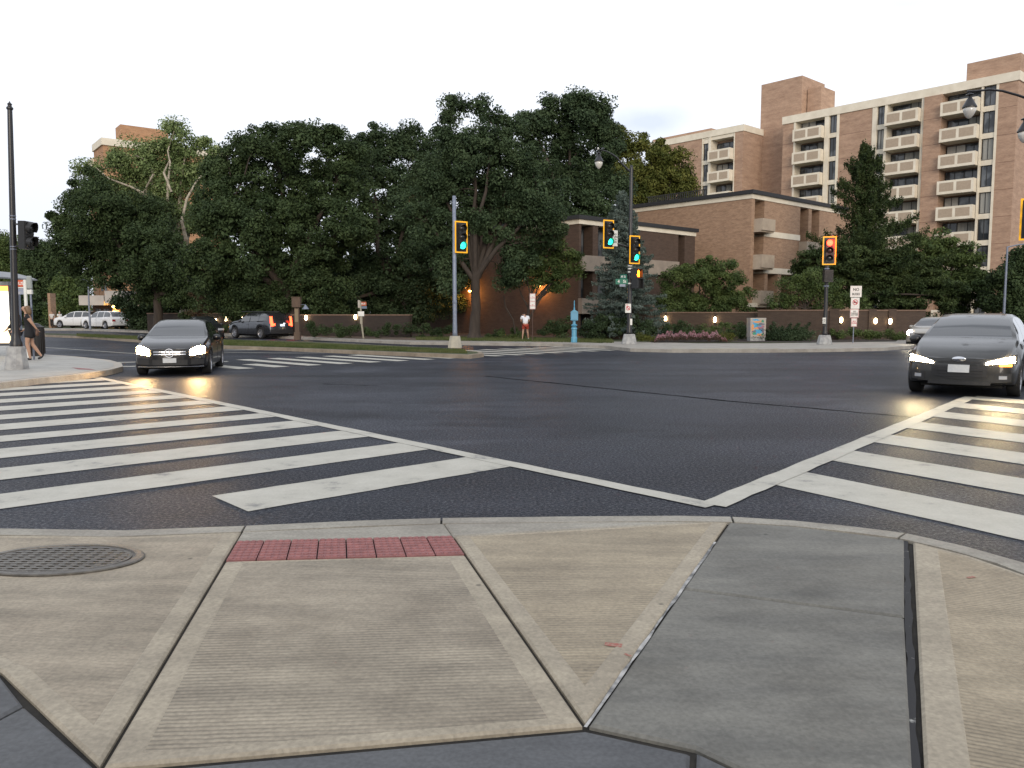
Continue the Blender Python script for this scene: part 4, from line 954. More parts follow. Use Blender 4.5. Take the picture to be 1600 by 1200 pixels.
for i, (Y, base, bl, m, lab) in enumerate([
    (112, 20, [(5, 378, 16), (20, 390, 18), (-15, 390, 25), (35, 405, 26), (0, 425, 36), (40, 440, 30), (5, 465, 30)], lf_mid, 'far tree seen left of the tall black pole'),
    (104, 70, [(62, 392, 16), (50, 410, 20), (78, 402, 20), (92, 420, 22), (68, 440, 34), (100, 450, 26), (60, 475, 24), (45, 383, 10)], lf_dark, 'far dark tree right of the tall black pole'),
    (88, 120, [(110, 440, 18), (100, 462, 20), (124, 465, 22), (95, 485, 16), (118, 490, 20), (130, 445, 18)], lf_mid, 'smaller bright green tree beyond the trash can'),
    (92, 40, [(30, 470, 26), (60, 490, 22), (10, 495, 30), (45, 505, 16), (85, 500, 14)], lf_dark, 'low dark tree behind the bus shelter')]):
    T('shade_tree', lab, 'tree', Y, (base, 515), bl, m, leaf=.28, dens=.8, crad=.95, lpc=60, trunk_r=.25, nlimb=5)
# dark wood behind the row
def bank(label, Y, pts, m=lf_deep, leaf=.24, dens=.8):
    return T('hedge', label, 'hedge', Y, (pts[0][0], 515), pts, m, leaf=leaf, dens=dens, crad=.8, lpc=70, trunk_r=0, crown='foliage')
bank('dark undergrowth beyond the long garden wall with five lamps', 72, [(x, 470+random.uniform(-8, 8), 34) for x in range(215, 470, 28)]+[(x, 505, 22) for x in range(215, 470, 26)]+[(x, 430, 30) for x in range(240, 470, 34)])
bank('dark undergrowth beyond the dim wall left of the grey signal pole', 70, [(x, 470+random.uniform(-8, 8), 34) for x in range(470, 700, 28)]+[(x, 503, 20) for x in range(470, 680, 24)]+[(x, 425, 34) for x in range(480, 720, 34)])

def shrub(label, Y, pts, m, leaf=.09, dens=5, crad=.22, lpc=45, up=.3, elong=1.5, flat=.8, group=None):
    return T('shrub', label, 'shrub', Y, (pts[0][0], 528), pts, m, leaf=leaf, dens=dens, crad=crad, lpc=lpc, trunk_r=0, crown='foliage', up=up, elong=elong, flat=flat, group=group)
shrub('dark shrub left of the blue call box', 46, [(868, 512, 14), (885, 508, 13), (850, 518, 10), (878, 520, 14)], lf_dark)
shrub('dark bushy shrub between the blue call box and the signal mast', 45, [(925, 508, 16), (945, 498, 16), (960, 512, 18), (935, 520, 14), (915, 518, 12)], lf_deep)
shrub('dark shrub just right of the signal mast', 44.5, [(1000, 512, 16), (1018, 518, 12), (990, 500, 12), (1012, 502, 8)], lf_deep)
shrub('small yellow-green shrub at the left end of the flower bed', 41, [(1008, 526, 8), (1000, 528, 6), (1018, 527, 6)], lf_yel, leaf=.06)
shrub('small yellow-green shrub at the right end of the flower bed', 41, [(1136, 526, 8), (1144, 528, 6), (1127, 527, 6)], lf_yel, leaf=.06)
shrub('low green shrub behind the middle of the flower bed', 44, [(1060, 512, 12), (1045, 516, 10), (1075, 514, 10), (1090, 518, 9)], lf_dark)
shrub('feathery tall grass clump under the right hand oval lamp', 44, [(1100, 514, 10), (1122, 510, 10), (1140, 512, 10), (1155, 518, 10)], lf_mid, elong=3, leaf=.06)
def row(label, Y, x0, x1, y0, y1, m, step=11, r=9):
    shrub(label, Y, [(x0+(x1-x0)*i/max(1, int((x1-x0)/step))+random.uniform(-3, 3), random.uniform(y0, y1), r*random.uniform(.6, 1.25)) for i in range(int((x1-x0)/step)+1)], m)
row('ragged dark planting along the dim wall beside the leaning bus stop post', 48, 478, 700, 510, 524, lf_dark)
row('dark planting at the foot of the brown house wall, right of the oak trunk', 48, 762, 812, 516, 526, lf_dark, r=7)
row('low dark planting against the wall left of the painted cabinet', 45.5, 1025, 1160, 512, 524, lf_deep, r=8)
row('low green planting at the wall behind the stacked parking signs', 44, 1305, 1420, 518, 528, lf_mid, r=6)
row('dark planting before the long wall beside the waiting crossover', 54, 345, 455, 512, 522, lf_dark, r=8)
shrub('dark shrub hugging the painted utility cabinet', 43.5, [(1162, 520, 8), (1158, 510, 6)], lf_dark)
shrub('low plants beside the walking man', 46, [(783, 524, 6), (795, 525, 5), (806, 525, 5), (815, 526, 4)], lf_mid, leaf=.06)
def juniper():
    Y = 43; b = AT(1228, 530, Y); b.z = .15; t = empty('juniper_shrub', b, 0, 'spreading dark juniper with pointed upright tips between painted cabinet and pedestal', 'shrub')
    tips = [(1208, 503), (1222, 510), (1236, 506), (1249, 505), (1266, 504), (1262, 516), (1272, 520), (1196, 516), (1214, 514), (1232, 514), (1244, 512), (1255, 512), (1190, 522), (1203, 509)]
    C_ = []
    for x, y in tips:
        p = AT(x, y, Y-.5+random.random())-b; q = Vector((p.x*.45-.1, 0, .05)); n = 420; s = RNG.random(n)
        for k in range(1):
            c = np.array(q)+(np.array(p)-np.array(q))*s[:, None]; c += RNG.normal(0, 1, (n, 3))*((1-s)*.17+.025)[:, None]; C_.append(c)
    n = 5200; c = RNG.normal(0, 1, (n, 3))*np.array([.72, .4, .16])+np.array([-.05, 0, .28]); C_.append(c[c[:, 2] > .0])
    leaf_object('foliage', np.concatenate(C_), .07, lf_deep, t, up=.3, elong=2.2)
juniper()
def flowers():
    Y0 = 40.2; b = AT(1080, 533, Y0); b.z = .15
    for nm, m, n, zz, leaf, lab in (('flower_bed', leafmat('flower_leaf', (.05, .04, .025), (.11, .06, .045)), 5200, .22, .07, 'reddish leaves of the long planted bed at the corner'),
                            ('flowers', leafmat('petal', (.22, .07, .09), (.50, .30, .34), (.62, .58, .55), scale=3), 3000, .34, .05, 'pink and white blossoms massed along the corner bed')):
        u = RNG.random(n); px = 1022+u*114; Y = Y0+RNG.random(n)*2.6; x = (px-800)/FPX*Y-b.x
        ed = np.minimum(1, np.minimum(u, 1-u)*7)**.5
        z = zz*ed*(.35+.65*RNG.random(n))*(1+.25*np.sin(px*.35)+.15*np.sin(px*.9)) + .28*ed*(.5 if nm == 'flowers' else RNG.random(n)*.5)
        o = leaf_object(nm, np.stack([x, Y-b.y, z], 1), leaf, m, None, up=.6); o.location = b
        tag(o, lab, 'flowers', kind='stuff')
flowers()
# brown dead clusters in the row
par = [o for o in bpy.data.objects if o.get('label', '').startswith('dark tree filling')][0]
q = []
for x, y, r in ((646, 313, 8), (655, 322, 7), (640, 322, 5)):
    c = AT(x, y, 56.5)-par.location; q.append(np.array(c)+RNG.normal(0, r*.022, (130, 3)))
leaf_object('dead_leaves', np.concatenate(q), .17, leafmat('leaf_dead', (.22, .09, .045), (.36, .17, .09)), par)
T('rusty_shrub', 'rust coloured thin young tree beneath the sycamore', 'tree', 59, (318, 521), [(312, 462, 14), (322, 480, 12), (305, 490, 10), (325, 450, 9)], lf_rust, leaf=.12, dens=2.5, crad=.35, lpc=26, trunk_r=.05)

# ------------------------------------------------------------------ signals, lamps, signs
m_yel = mat('reflective_yellow_glow', (0.85, 0.42, 0.01), rough=.35, emit=(1, .45, .0), estr=.25)  # weak emission stands in for light thrown back by the border
m_housing = mat('signal_black', (0.012, 0.012, 0.012), rough=.45)
def lens_mat(c, s): return emis('lens_%d_%d' % (int(c[0]*100), int(c[1]*100)), c, s)
L_GREEN = emis('green_light', (0.02, 1.0, 0.55), 3.2); L_RED = emis('red_light', (1.0, 0.028, 0.012), 14); L_HAND = emis('amber_hand', (1.0, 0.22, 0.01), 7)
L_OFF = mat('dark_lens', (0.02, 0.02, 0.02), rough=.2)
def signal_head(parent, loc, rz, lit, plate=True, sections=3):
    """faces local -y"""
    M = Matrix.Translation(loc) @ Matrix.Rotation(rz, 4, 'Z'); h = .355*sections
    b = MB(); b.box(-.17, .17, -.08, .10, -h/2, h/2, mtx=M)
    for k in range(sections): b.box(-.155, .155, -.10, -.0805, -h/2+.015+.355*k, -h/2+.34+.355*k, mtx=M)
    o = b.build('signal_head', m_housing, parent)
    if plate:
        p = MB(); W, Hh = .30, h/2+.13
        p.box(-W+.05, W-.05, .02, .035, -Hh+.05, Hh-.05, mtx=M); p.build('backplate', m_black, o)
        y = MB(); t = .055
        y.box(-W, -W+t, .012, .028, -Hh, Hh, mtx=M); y.box(W-t, W, .012, .028, -Hh, Hh, mtx=M); y.box(-W+t, W-t, .012, .028, -Hh, -Hh+t, mtx=M); y.box(-W+t, W-t, .012, .028, Hh-t, Hh, mtx=M)
        y.build('backplate_border', m_yel, o)
    for k in range(sections):
        zc = h/2-.178-.355*k; v = MB(); n = 14; vs = []; fs = []
        for i in range(n+1):
            a = -0.18*PI+(1.36*PI)*i/n
            for r in (.152, .160):
                for d, sh in ((-.10, 0), (-.30+.12*abs(math.sin((a-PI/2)/2)), -.01)):
                    vs.append(M @ Vector((math.cos(a)*r, d, zc+math.sin(a)*r+sh)))
        for i in range(n):
            q = 4*i; fs += [(q, q+1, q+5, q+4), (q+2, q+3, q+7, q+6), (q+1, q+3, q+7, q+5)]
        v.add(vs, fs); v.build('visor', m_housing, o, fix=False)
        l = MB(); l.lathe([(.001, .060), (.05, .054), (.10, .034), (.145, .0)], 20, mtx=M @ Matrix.Translation((0, -.101, zc)) @ Matrix.Rotation(PI/2, 4, 'X'), closed=False)
        l.build('lens', {0: L_RED, 2: L_GREEN}[lit] if k == lit else L_OFF, o, True)
    return o
def ped_head(parent, loc, rz, lit=True):
    M = Matrix.Translation(loc) @ Matrix.Rotation(rz, 4, 'Z'); b = MB(); b.box(-.23, .23, -.10, .12, -.24, .24, mtx=M)
    for a in (-.23, .20): b.box(a, a+.03, -.24, -.1001, -.24, .24, mtx=M)
    b.box(-.20, .20, -.24, -.1001, .21, .24, mtx=M)
    o = b.build('pedestrian_signal', m_housing, parent)
    if lit:
        h = MB(); h.box(.00, .14, -.112, -.1005, -.15, .04, mtx=M)
        for k, (l, w) in enumerate(((.10, .03), (.13, .03), (.12, .03), (.09, .03))): h.box(.002+.036*k, .002+.036*k+w, -.112, -.1006, .0405, .04+l, mtx=M)
        h.box(-.06, -.0005, -.112, -.1007, -.08, -.03, mtx=M); h.build('lit_hand', L_HAND, o)
    else:
        h = MB(); h.box(-.17, .17, -.104, -.1005, -.18, .18, mtx=M); h.build('lens', L_OFF, o)
    return o
def pedestal(parent, w=.33, h=.46, m=None):
    b = MB(); vs = []; lev = [(0, w*1.0), (.05, w*1.0), (h, w*.72)]
    for z, r in lev:
        c = r*.55
        for x, y in ((-r, -c), (-c, -r), (c, -r), (r, -c), (r, c), (c, r), (-c, r), (-r, c)): vs.append((x, y, z))
    fs = [(8*k+i, 8*k+(i+1) % 8, 8*(k+1)+(i+1) % 8, 8*(k+1)+i) for k in range(2) for i in range(8)]+[tuple(range(7, -1, -1)), tuple(range(16, 24))]
    b.add(vs, fs); b.build('pedestal', m or m_conc, parent)
def lamp_lum(parent, p, sc=1.0):
    M = Matrix.Translation(p) @ Matrix.Scale(sc, 4)
    o = MB().lathe([(.012, .52), (.04, .50), (.02, .47), (.05, .44), (.12, .40), (.13, .385), (.05, .37), (.06, .30), (.10, .24), (.16, .12), (.215, .02), (.215, .0), (.18, -.01)], 20, mtx=M).build('lamp_shade', m_black, parent, True)
    smooth_by_angle(o, 40)
    MB().lathe([(.17, -.012), (.185, -.06), (.17, -.15), (.12, -.25), (.06, -.32), (.015, -.345)], 20, mtx=M).build('lamp_globe', mat('globe_glass', (0.62, 0.60, 0.54), rough=.15, coat=.5, c2=(.45, .44, .42), scale=5), parent, True)
def flat_sign(parent, loc, w, h, m=None, rz=0, name='sign_panel', th=.008, frame=None):
    o = MB().box(-w/2, w/2, -th/2, th/2, -h/2, h/2).build(name, m or m_white, parent); o.location = loc; o.rotation_euler = (0, 0, rz)
    if frame:
        f = MB(); t = .012
        for a in ((-w/2+.01, w/2-.01, -h/2+.01, -h/2+.01+t), (-w/2+.01, w/2-.01, h/2-.01-t, h/2-.01), (-w/2+.01, -w/2+.01+t, -h/2+.022, h/2-.022), (w/2-.01-t, w/2-.01, -h/2+.022, h/2-.022)): f.box(a[0], a[1], -th/2-.002, -th/2, a[2], a[3])
        f.build('border', frame, o)
    return o
RX = (PI/2, 0, 0)
def sgntext(o, txt, size, m, x=0, z=0, sx=1.0): lettering(txt, size, m, o, (x, -.006, z), RX, sx=sx)
def ring(parent, loc, r0, r1, m, slash=True, name='prohibition_symbol'):
    b = MB(); n = 24; vs = []; fs = []
    for k in range(n):
        a = 2*PI*k/n; vs += [(math.cos(a)*r0, -.0062, math.sin(a)*r0), (math.cos(a)*r1, -.0062, math.sin(a)*r1)]
    for k in range(n): fs.append((2*k, 2*k+1, (2*k+3) % (2*n), (2*k+2) % (2*n)))
    b.add(vs, fs)
    if slash:
        t = (r1-r0)*.5; c = r0*.72; b.add([(-c-t, -.0066, c-t), (-c+t, -.0066, c+t), (c+t, -.0066, -c+t), (c-t, -.0066, -c-t)], [(0, 1, 2, 3)])
    o = b.build(name, m, parent, fix=False); o.location = loc; return o

# tall black pole at the left corner
def pole_left():
    b = G(26, 577, .145); t = empty('signal_pole', b, 0, 'tall black fluted pole with side-facing signal beside the glowing bus shelter', 'signal pole')
    Y = b.y; z = lambda py: AT(20, py, Y).z-.145
    pedestal(t, .25, z(541))
    o = MB().lathe([(.15, z(541)), (.15, z(536)), (.11, z(530)), (.085, z(520)), (.078, z(400)), (.062, z(200)), (.058, z(172)), (.08, z(170)), (.08, z(168)), (.05, z(166)), (.045, z(164)), (.06, z(162.5)), (.02, z(160)), (.008, z(158))], 14, mtx=Matrix.Shear('XY', 4, (0, 0)) ).build('pole', m_black, t); smooth_by_angle(o, 30)
    for py in (337, 342, 385, 389): MB().lathe([(.074, z(py)), (.081, z(py)+.005), (.081, z(py)-.015), (.074, z(py)-.02)], 14, closed=False).build('band', m_grey, t)
    M = (.34, 0, z(367)); o = signal_head(t, M, math.radians(84), 5 if False else 9, plate=False, sections=2)
    MB().box(.06, .2, -.03, .03, z(350)-.02, z(350)+.02).box(.06, .2, -.03, .03, z(384)-.02, z(384)+.02).build('bracket', m_black, t)
    t.rotation_euler = (0, math.radians(1.6), 0)
# allow unlit heads
_old = signal_head
def signal_head(parent, loc, rz, lit, plate=True, sections=3):
    if lit not in (0, 2):
        global L_RED; keep = L_RED; L_RED = L_OFF; o = _old(parent, loc, rz, 0, plate, sections); L_RED = keep; return o
    return _old(parent, loc, rz, lit, plate, sections)
pole_left()

def pole_median():
    b = G(711, 543.5, .145); Y = b.y; t = empty('signal_pole', b, 0, 'plain grey pole on the median tip with one green signal', 'signal pole')
    z = lambda py: AT(710, py, Y).z-.145
    pedestal(t, .29, z(525), mat('pedestal_cream', (0.42, 0.39, 0.31), (0.3, 0.28, 0.24), rough=.9, scale=4))
    MB().lathe([(.11, z(525)), (.10, z(520)), (.088, z(500)), (.072, z(306.5)), (.06, z(306))], 12).build('pole', m_grey, t, True)
    MB().lathe([(.091, z(470)), (.096, z(471)), (.096, z(473)), (.091, z(474))], 12, closed=False).build('band', m_grey, t)
    signal_head(t, (.30, -.02, z(370.5)), math.radians(32), 2)
    MB().box(.05, .2, -.02, .02, z(352)-.02, z(352)+.02).box(.05, .2, -.02, .02, z(388)-.02, z(388)+.02).build('bracket', m_grey, t)
pole_median()

def pole_centre():
    b = G(983, 537.5, .145); Y = b.y; t = empty('street_lamp', b, 0, 'tall black mast with teardrop lamp arm, two green signals and street name signs', 'street lamp')
    z = lambda py: AT(983, py, Y).z-.145; x = lambda px: AT(px, 400, Y).x-b.x; 
    pedestal(t, .34, z(522))
    MB().lathe([(.15, z(522)), (.15, z(519)), (.115, z(512)), (.10, z(440)), (.075, z(262)), (.05, z(258))], 12).build('pole', m_black, t, True)
    for py in (414.5, 419, 424, 442): MB().lathe([(.103, z(py)), (.106, z(py)-.01), (.106, z(py)-.05), (.103, z(py)-.06)], 12, closed=False).build('band', m_white, t)
    arm = [(982.5, 268), (978, 264), (970, 256), (962, 246), (954, 240.5), (946, 236.5), (938, 234.5), (933, 234)]
    MB().tube([(x(px)*1.0, 0, z(py)) for px, py in arm], [.05, .05, .045, .04, .035, .03, .03, .025], 8).build('lamp_arm', m_black, t)
    MB().lathe([(.02, z(232)-.05), (.05, z(232)), (.02, z(232)+.05)], 10, mtx=Matrix.Translation((x(933), 0, 0))).build('photocell', m_white, t)
    MB().tube([(x(934), 0, z(234)), (x(934), 0, z(238.5))], .02).build('hanger', m_black, t)
    lamp_lum(t, (x(934.3), 0, z(252.5)))
    signal_head(t, (x(990.5), -.28, z(391)), math.radians(28), 2)
    signal_head(t, (x(949.5), -.35, z(367)), math.radians(28), 2)
    MB().tube([(0, 0, z(387)), (x(962), -.15, z(381)), (x(950), -.2, z(377))], .035, 8).build('mast_arm', m_black, t)
    o = flat_sign(t, (x(959.5), -.25, z(373)), .34, .74, rz=math.radians(35)); sgntext(o, 'NO\nTURN\nON\nRED', .12, m_black)
    ped_head(t, (x(993), -.2, z(428)), math.radians(40))
    o = ped_head(t, (x(994), -.2, z(443)), math.radians(40), lit=False)
    o = flat_sign(t, (x(972), -.05, z(440)), .62, .26, m_green, rz=math.radians(8), name='street_sign'); sgntext(o, '4   St', .2, m_white)
    o = flat_sign(t, (x(975), .10, z(432.2)), .42, .22, m_green, rz=math.radians(-50), name='street_sign'); sgntext(o, 'M St', .17, m_white)
    o = flat_sign(t, (x(973), -.06, z(446)), .28, .12, m_grey, name='sign_panel')
    o = flat_sign(t, (x(981.5), -.2, z(481.7)), .27, .43, frame=None); ring(o, (0, 0, -.0), .07, .10, m_red); ring(o, (-.06, 0, .14), .04, .055, m_red, False)
    o = flat_sign(t, (x(986.8), -.15, z(503)), .10, .30)
pole_centre()

def pole_right():
    b = G(1288, 538, .145); Y = b.y; t = empty('signal_pole', b, 0, 'black pole with red signal in front of the fresh green low tree', 'signal pole')
    z = lambda py: AT(1288, py, Y).z-.145
    pedestal(t, .31, z(523.5))
    MB().lathe([(.12, z(523.5)), (.12, z(521)), (.09, z(515)), (.085, z(440)), (.08, z(402)), (.03, z(400))], 12).build('pole', m_black, t, True)
    signal_head(t, (0.02, -.18, z(392)), math.radians(-15), 0)
    pl = bpy.data.lights.new('red_glow', 'SPOT'); pl.energy = 60; pl.color = (1, .03, .01); pl.spot_size = 2.8; pl.shadow_soft_size = .12  # added spot aimed back at the foliage, imitating bloom around the red signal
    po = bpy.data.objects.new('red_glow', pl); COL.objects.link(po); po.parent = t; po.location = (.15, -.75, z(380)); po.rotation_euler = (PI/2, 0, 0)
    for py in (419, 446): MB().lathe([(.10, z(py)), (.13, z(py)-.02), (.13, z(py)-.05), (.10, z(py)-.07)], 10).build('band', m_grey, t)
    MB().box(-.20, .20, -.28, -.02, z(441), z(422)).build('pedestrian_signal', m_housing, t)
    MB().box(-.17, .17, -.285, -.2805, z(439), z(424)).build('lens', L_OFF, t)
    o = flat_sign(t, (-.10, -.15, z(501)), .16, .28); sgntext(o, 'PUSH\nBUTTON\nTO\nCROSS', .045, m_black)
    MB().box(-.14, -.02, -.14, -.08, z(510), z(507)).build('push_button', m_black, t)
pole_right()

def lamp_right():
    Y = 26.0; bx = AT(1720, 500, Y).x; t = empty('street_lamp', (bx, Y, 0), 0, 'black street lamp whose arm and teardrop globes reach in from the right edge', 'street lamp')
    x = lambda px: AT(px, 165, Y).x-bx; z = lambda py: AT(1515, py, Y).z
    pedestal(t, .34, .5)
    MB().lathe([(.15, .5), (.11, .8), (.08, z(170)), (.05, z(160))], 12).build('pole', m_black, t, True)
    MB().tube([(x(1720), 0, z(190)), (x(1665), 0, z(178)), (x(1620), 0, z(159)), (x(1590), 0, z(149)), (x(1565), 0, z(142)), (x(1545), 0, z(140)), (x(1522), 0, z(142.5)), (x(1510), 0, z(143))], [.06, .05, .045, .04, .038, .035, .03, .03], 8).build('lamp_arm', m_black, t)
    lamp_lum(t, (x(1515), 0, z(168)))
    MB().tube([(x(1720), 0, z(200)), (x(1650), 0, z(172)), (x(1603), 0, z(183))], .035, 8).build('lamp_arm', m_black, t)
    lamp_lum(t, (x(1603), 0, z(206)))
    MB().tube([(x(1720), 0, z(330)), (x(1612), -.0, z(330))], .04, 8).build('mast_arm', m_black, t)
    signal_head(t, (x(1616), -.15, z(343)), math.radians(-35), 9)
lamp_right()

def far_lamp(px, py0, py1, Y, arm, label):
    b = AT(px, py0, Y); b.z = .14; t = empty('street_lamp', b, 0, label, 'street lamp'); z = AT(px, py1, Y).z-.14
    MB().lathe([(.10, 0), (.08, z*.5), (.06, z)], 8).build('pole', m_grey, t)
    MB().tube([(0, 0, z-.05), (arm*.4, 0, z+.12), (arm, 0, z+.22)], .045, 6).build('lamp_arm', m_grey, t)
    MB().box(min(arm, arm*1.35), max(arm, arm*1.35), -.12, .12, z+.16, z+.26).build('lamp_head', m_grey, t)
far_lamp(1568, 500, 385, 56, 1.9, 'thin grey street lamp with a side arm before the dark right edge tree')
far_lamp(141, 515, 440, 74, -.5, 'slim pale street lamp standing over the parked white cars')

def post_signs():
    b = G(1333, 536, .145); Y = b.y; t = empty('sign_post', b, 0, 'thin post stacked with four white parking and NO BUSES signs', 'sign post'); z = lambda py: AT(1334, py, Y).z-.145
    MB().tube([(0, .02, 0), (.01, .02, z(447))], .025, 6).build('post', m_grey, t)
    o = flat_sign(t, (.04, -.02, z(455.5)), .56, .55); sgntext(o, 'NO', .19, m_black, z=.09); sgntext(o, 'BUSES', .15, m_black, z=-.13, sx=.95)
    o = flat_sign(t, (.02, -.02, z(473.8)), .42, .54); ring(o, (0, 0, .05), .105, .135, m_red)
    v = MB().box(-.08, .05, -.0065, -.0055, .01, .085).box(.052, .085, -.0065, -.0055, .01, .06).build('truck_symbol', m_black, o)
    o = flat_sign(t, (0, -.02, z(489.5)), .43, .42, frame=m_red); sgntext(o, 'NO\nPARKING\nANYTIME', .085, m_black)
    o = flat_sign(t, (0, -.02, z(503.6)), .29, .42, frame=m_red); sgntext(o, 'BUS\nZONE', .09, m_red)
    b = G(832, 534, .145); Y = b.y; t = empty('sign_post', b, 0, 'post with two white signs beside the man in white shirt', 'sign post'); z = lambda py: AT(832, py, Y).z-.145
    MB().tube([(0, .02, 0), (0, .02, z(459))], .022, 6).build('post', mat('rusty_post', (.07, .04, .03), rough=.7), t)
    for q in (464.8, 477): o = flat_sign(t, (0, -.02, z(q)), .29, .40, frame=m_red); sgntext(o, 'NO\nPARKING', .06, m_red)
    b = G(568, 529, .145); Y = b.y; t = empty('bus_stop_sign', b, 0, 'leaning pale bus stop post with small red and blue flag', 'bus stop sign'); z = lambda py: AT(566, py, Y).z-.145
    m_post = mat('pale_post', (.28, .26, .20), rough=.6)
    MB().tube([(0, 0, 0), (-.10, 0, z(505)), (-.15, 0, z(470))], [.05, .055, .05], 8).build('post', m_post, t)
    MB().box(-.18, -.04, -.07, .07, z(506), z(495)).build('timetable_case', m_post, t)
    MB().box(-.29, -.18, -.02, .02, z(481), z(469)).build('sign_edge', mat('sign_edge', (.42, .40, .36), (.3, .25, .22), rough=.5, scale=8), t)
    o = flat_sign(t, (.02, 0, z(474.7)), .36, .23, mat('flag_red', (.35, .08, .03), rough=.5), name='sign_flag'); sgntext(o, 'BUS', .13, m_white)
    flat_sign(t, (.04, 0, z(480.3)), .36, .14, mat('flag_blue', (.10, .14, .2), rough=.5), name='sign_flag')
    flat_sign(t, (-.11, -.08, z(490.3)), .37, .28, name='route_panel')
    b = G(465, 531, .145); Y = b.y; t = empty('wooden_kiosk', b, 0, 'tall brown post topped with a square box beside the grey crossover', 'kiosk post'); z = lambda py: AT(465, py, Y).z-.145
    mw = mat('weathered_wood', (.12, .08, .055), (.08, .055, .04), rough=.9, scale=5, stretch=(3, 3, .5))
    MB().box(-.12, .13, -.1, .1, 0, z(481)).build('post', mw, t); MB().box(-.16, .16, -.15, .15, 0, z(519)).build('base', mw, t)
    MB().box(-.24, .22, -.16, .16, z(480), z(465)).build('box', mw, t); MB().box(-.26, .24, -.18, .18, z(465)+.001, z(465)+.04).build('lid', mw, t)
    MB().box(-.1, .09, -.105, -.101, z(503), z(483)).build('notice', mat('notice_tan', (.2, .16, .1), rough=.8), t)
    MB().lathe([(.02, z(476)), (.10, z(479)), (.20, z(483))], 10, mtx=Matrix.Translation((.48, 0, 0)), closed=False).tube([(.2, 0, z(476)), (.48, 0, z(476))], .015, 6).build('lamp_shade', m_grey, t)
post_signs()

def call_box():
    b = G(897, 535, .145); Y = b.y; t = empty('police_call_box', b, 0, 'light blue ornamental cast iron call box post with pointed finial on the lawn', 'call box'); z = lambda py: AT(897, py, Y).z-.145
    m = mat('callbox_blue', (.10, .32, .46), (.07, .25, .38), rough=.45, scale=6)
    M4 = Matrix.Rotation(PI/8, 4, 'Z')
    MB().lathe([(.16, 0), (.16, z(528)), (.13, z(526)), (.13, z(515)), (.16, z(514)), (.15, z(512)), (.08, z(511)), (.15, z(509)), (.17, z(508)), (.08, z(506)), (.07, z(502)), (.12, z(500.5))], 8, mtx=M4).build('pedestal', m, t)
    mb = MB(); w = .18; z0, z1, z2 = z(500.5), z(488), z(483.5)
    mb.box(-w, w, -.14, .14, z0, z1); mb.add([(-w-.03, -.17, z1+.001), (w+.03, -.17, z1+.001), (w+.03, .17, z1+.001), (-w-.03, .17, z1+.001), (0, -.17, z2), (0, .17, z2)], [(0, 1, 4), (3, 5, 2), (0, 4, 5, 3), (1, 2, 5, 4), (0, 3, 2, 1)])
    o = mb.build('call_box_housing', m, t)
    MB().box(-w+.04, w-.04, -.152, -.1405, z0+.05, z1-.04).build('door', mat('callbox_door', (.08, .26, .40), rough=.4), o)
    MB().lathe([(.05, z2-.05), (.035, z2+.02), (.045, z2+.06), (.022, z2+.1), (.028, z(476)), (.018, z(474)), (.03, z(472)), (.005, z(469))], 8).build('finial', m, t)
call_box()

def cabinet():
    b = G(1181, 532.5, .15); Y = b.y; rz = math.radians(6); t = empty('utility_cabinet', b, rz, 'utility cabinet painted with swirling blue, orange and grey shapes on a concrete plinth', 'utility cabinet')
    k = M_(Y); w = 12.5*k; z = lambda py: AT(1181, py, Y).z-.15
    MB().box(-w*.95, w*.95, -.22, .22, 0, z(526.5)).build('plinth', m_conc, t)
    MB().box(-w, w, -.25, .25, z(526.5)+.001, z(498)).build('cabinet_body', mat('cab_cream', (.45, .38, .28), (.30, .30, .33), rough=.5, scale=4), t)
    MB().box(-w-.01, w+.01, -.26, .26, z(498)+.001, z(496.8)).build('lid', mat('cab_lid', (.4, .38, .34), rough=.5), t)
    cx = {'painted_blue': ((.06, .30, .50), [((-.12, .62), .20, .16), ((.03, .28), .25, .13), ((-.1, .93), .22, .05), ((.10, .60), .1, .06)]),
          'painted_orange': ((.60, .27, .10), [((-.02, .50), .30, .05), ((-.3, .5), .06, .22), ((0, .84), .27, .05), ((.1, .12), .2, .05)]),
          'painted_grey': ((.13, .13, .17), [((.15, .70), .2, .06), ((.2, .45), .17, .05), ((-.22, .3), .12, .07), ((.28, .3), .06, .12)]),
          'painted_mauve': ((.30, .14, .18), [((.12, .53), .19, .05), ((.25, .58), .08, .06)]), 'painted_green': ((.03, .25, .16), [((-.2, .2), .09, .07), ((.24, .87), .07, .07), ((.25, .14), .06, .06), ((-.05, .68), .05, .04)])}
    h = z(498)-z(526.5); z0 = z(526.5); i = 0
    for nm, (c, L) in cx.items():
        mb = MB()
        for (cc, a, q) in L:
            i += 1; n = 16; th = random.random()*.6-.3; vs = []
            for j in range(n):
                an = 2*PI*j/n; r = 1+.22*math.sin(3*an+i)+.12*math.sin(5*an+2*i)
                u = a*r*math.cos(an); v = q*r*math.sin(an)*1.05; X = cc[0]+u*math.cos(th)-v*math.sin(th); Z = z0+cc[1]*h+u*math.sin(th)+v*math.cos(th)
                vs.append((max(-w+.01, min(w-.01, X)), -.2505-.0006*i, max(z0+.01, min(z0+h-.01, Z))))
            mb.add(vs, [tuple(range(n))])
        mb.build(nm, mat(nm, c, rough=.45), t, fix=False)
cabinet()

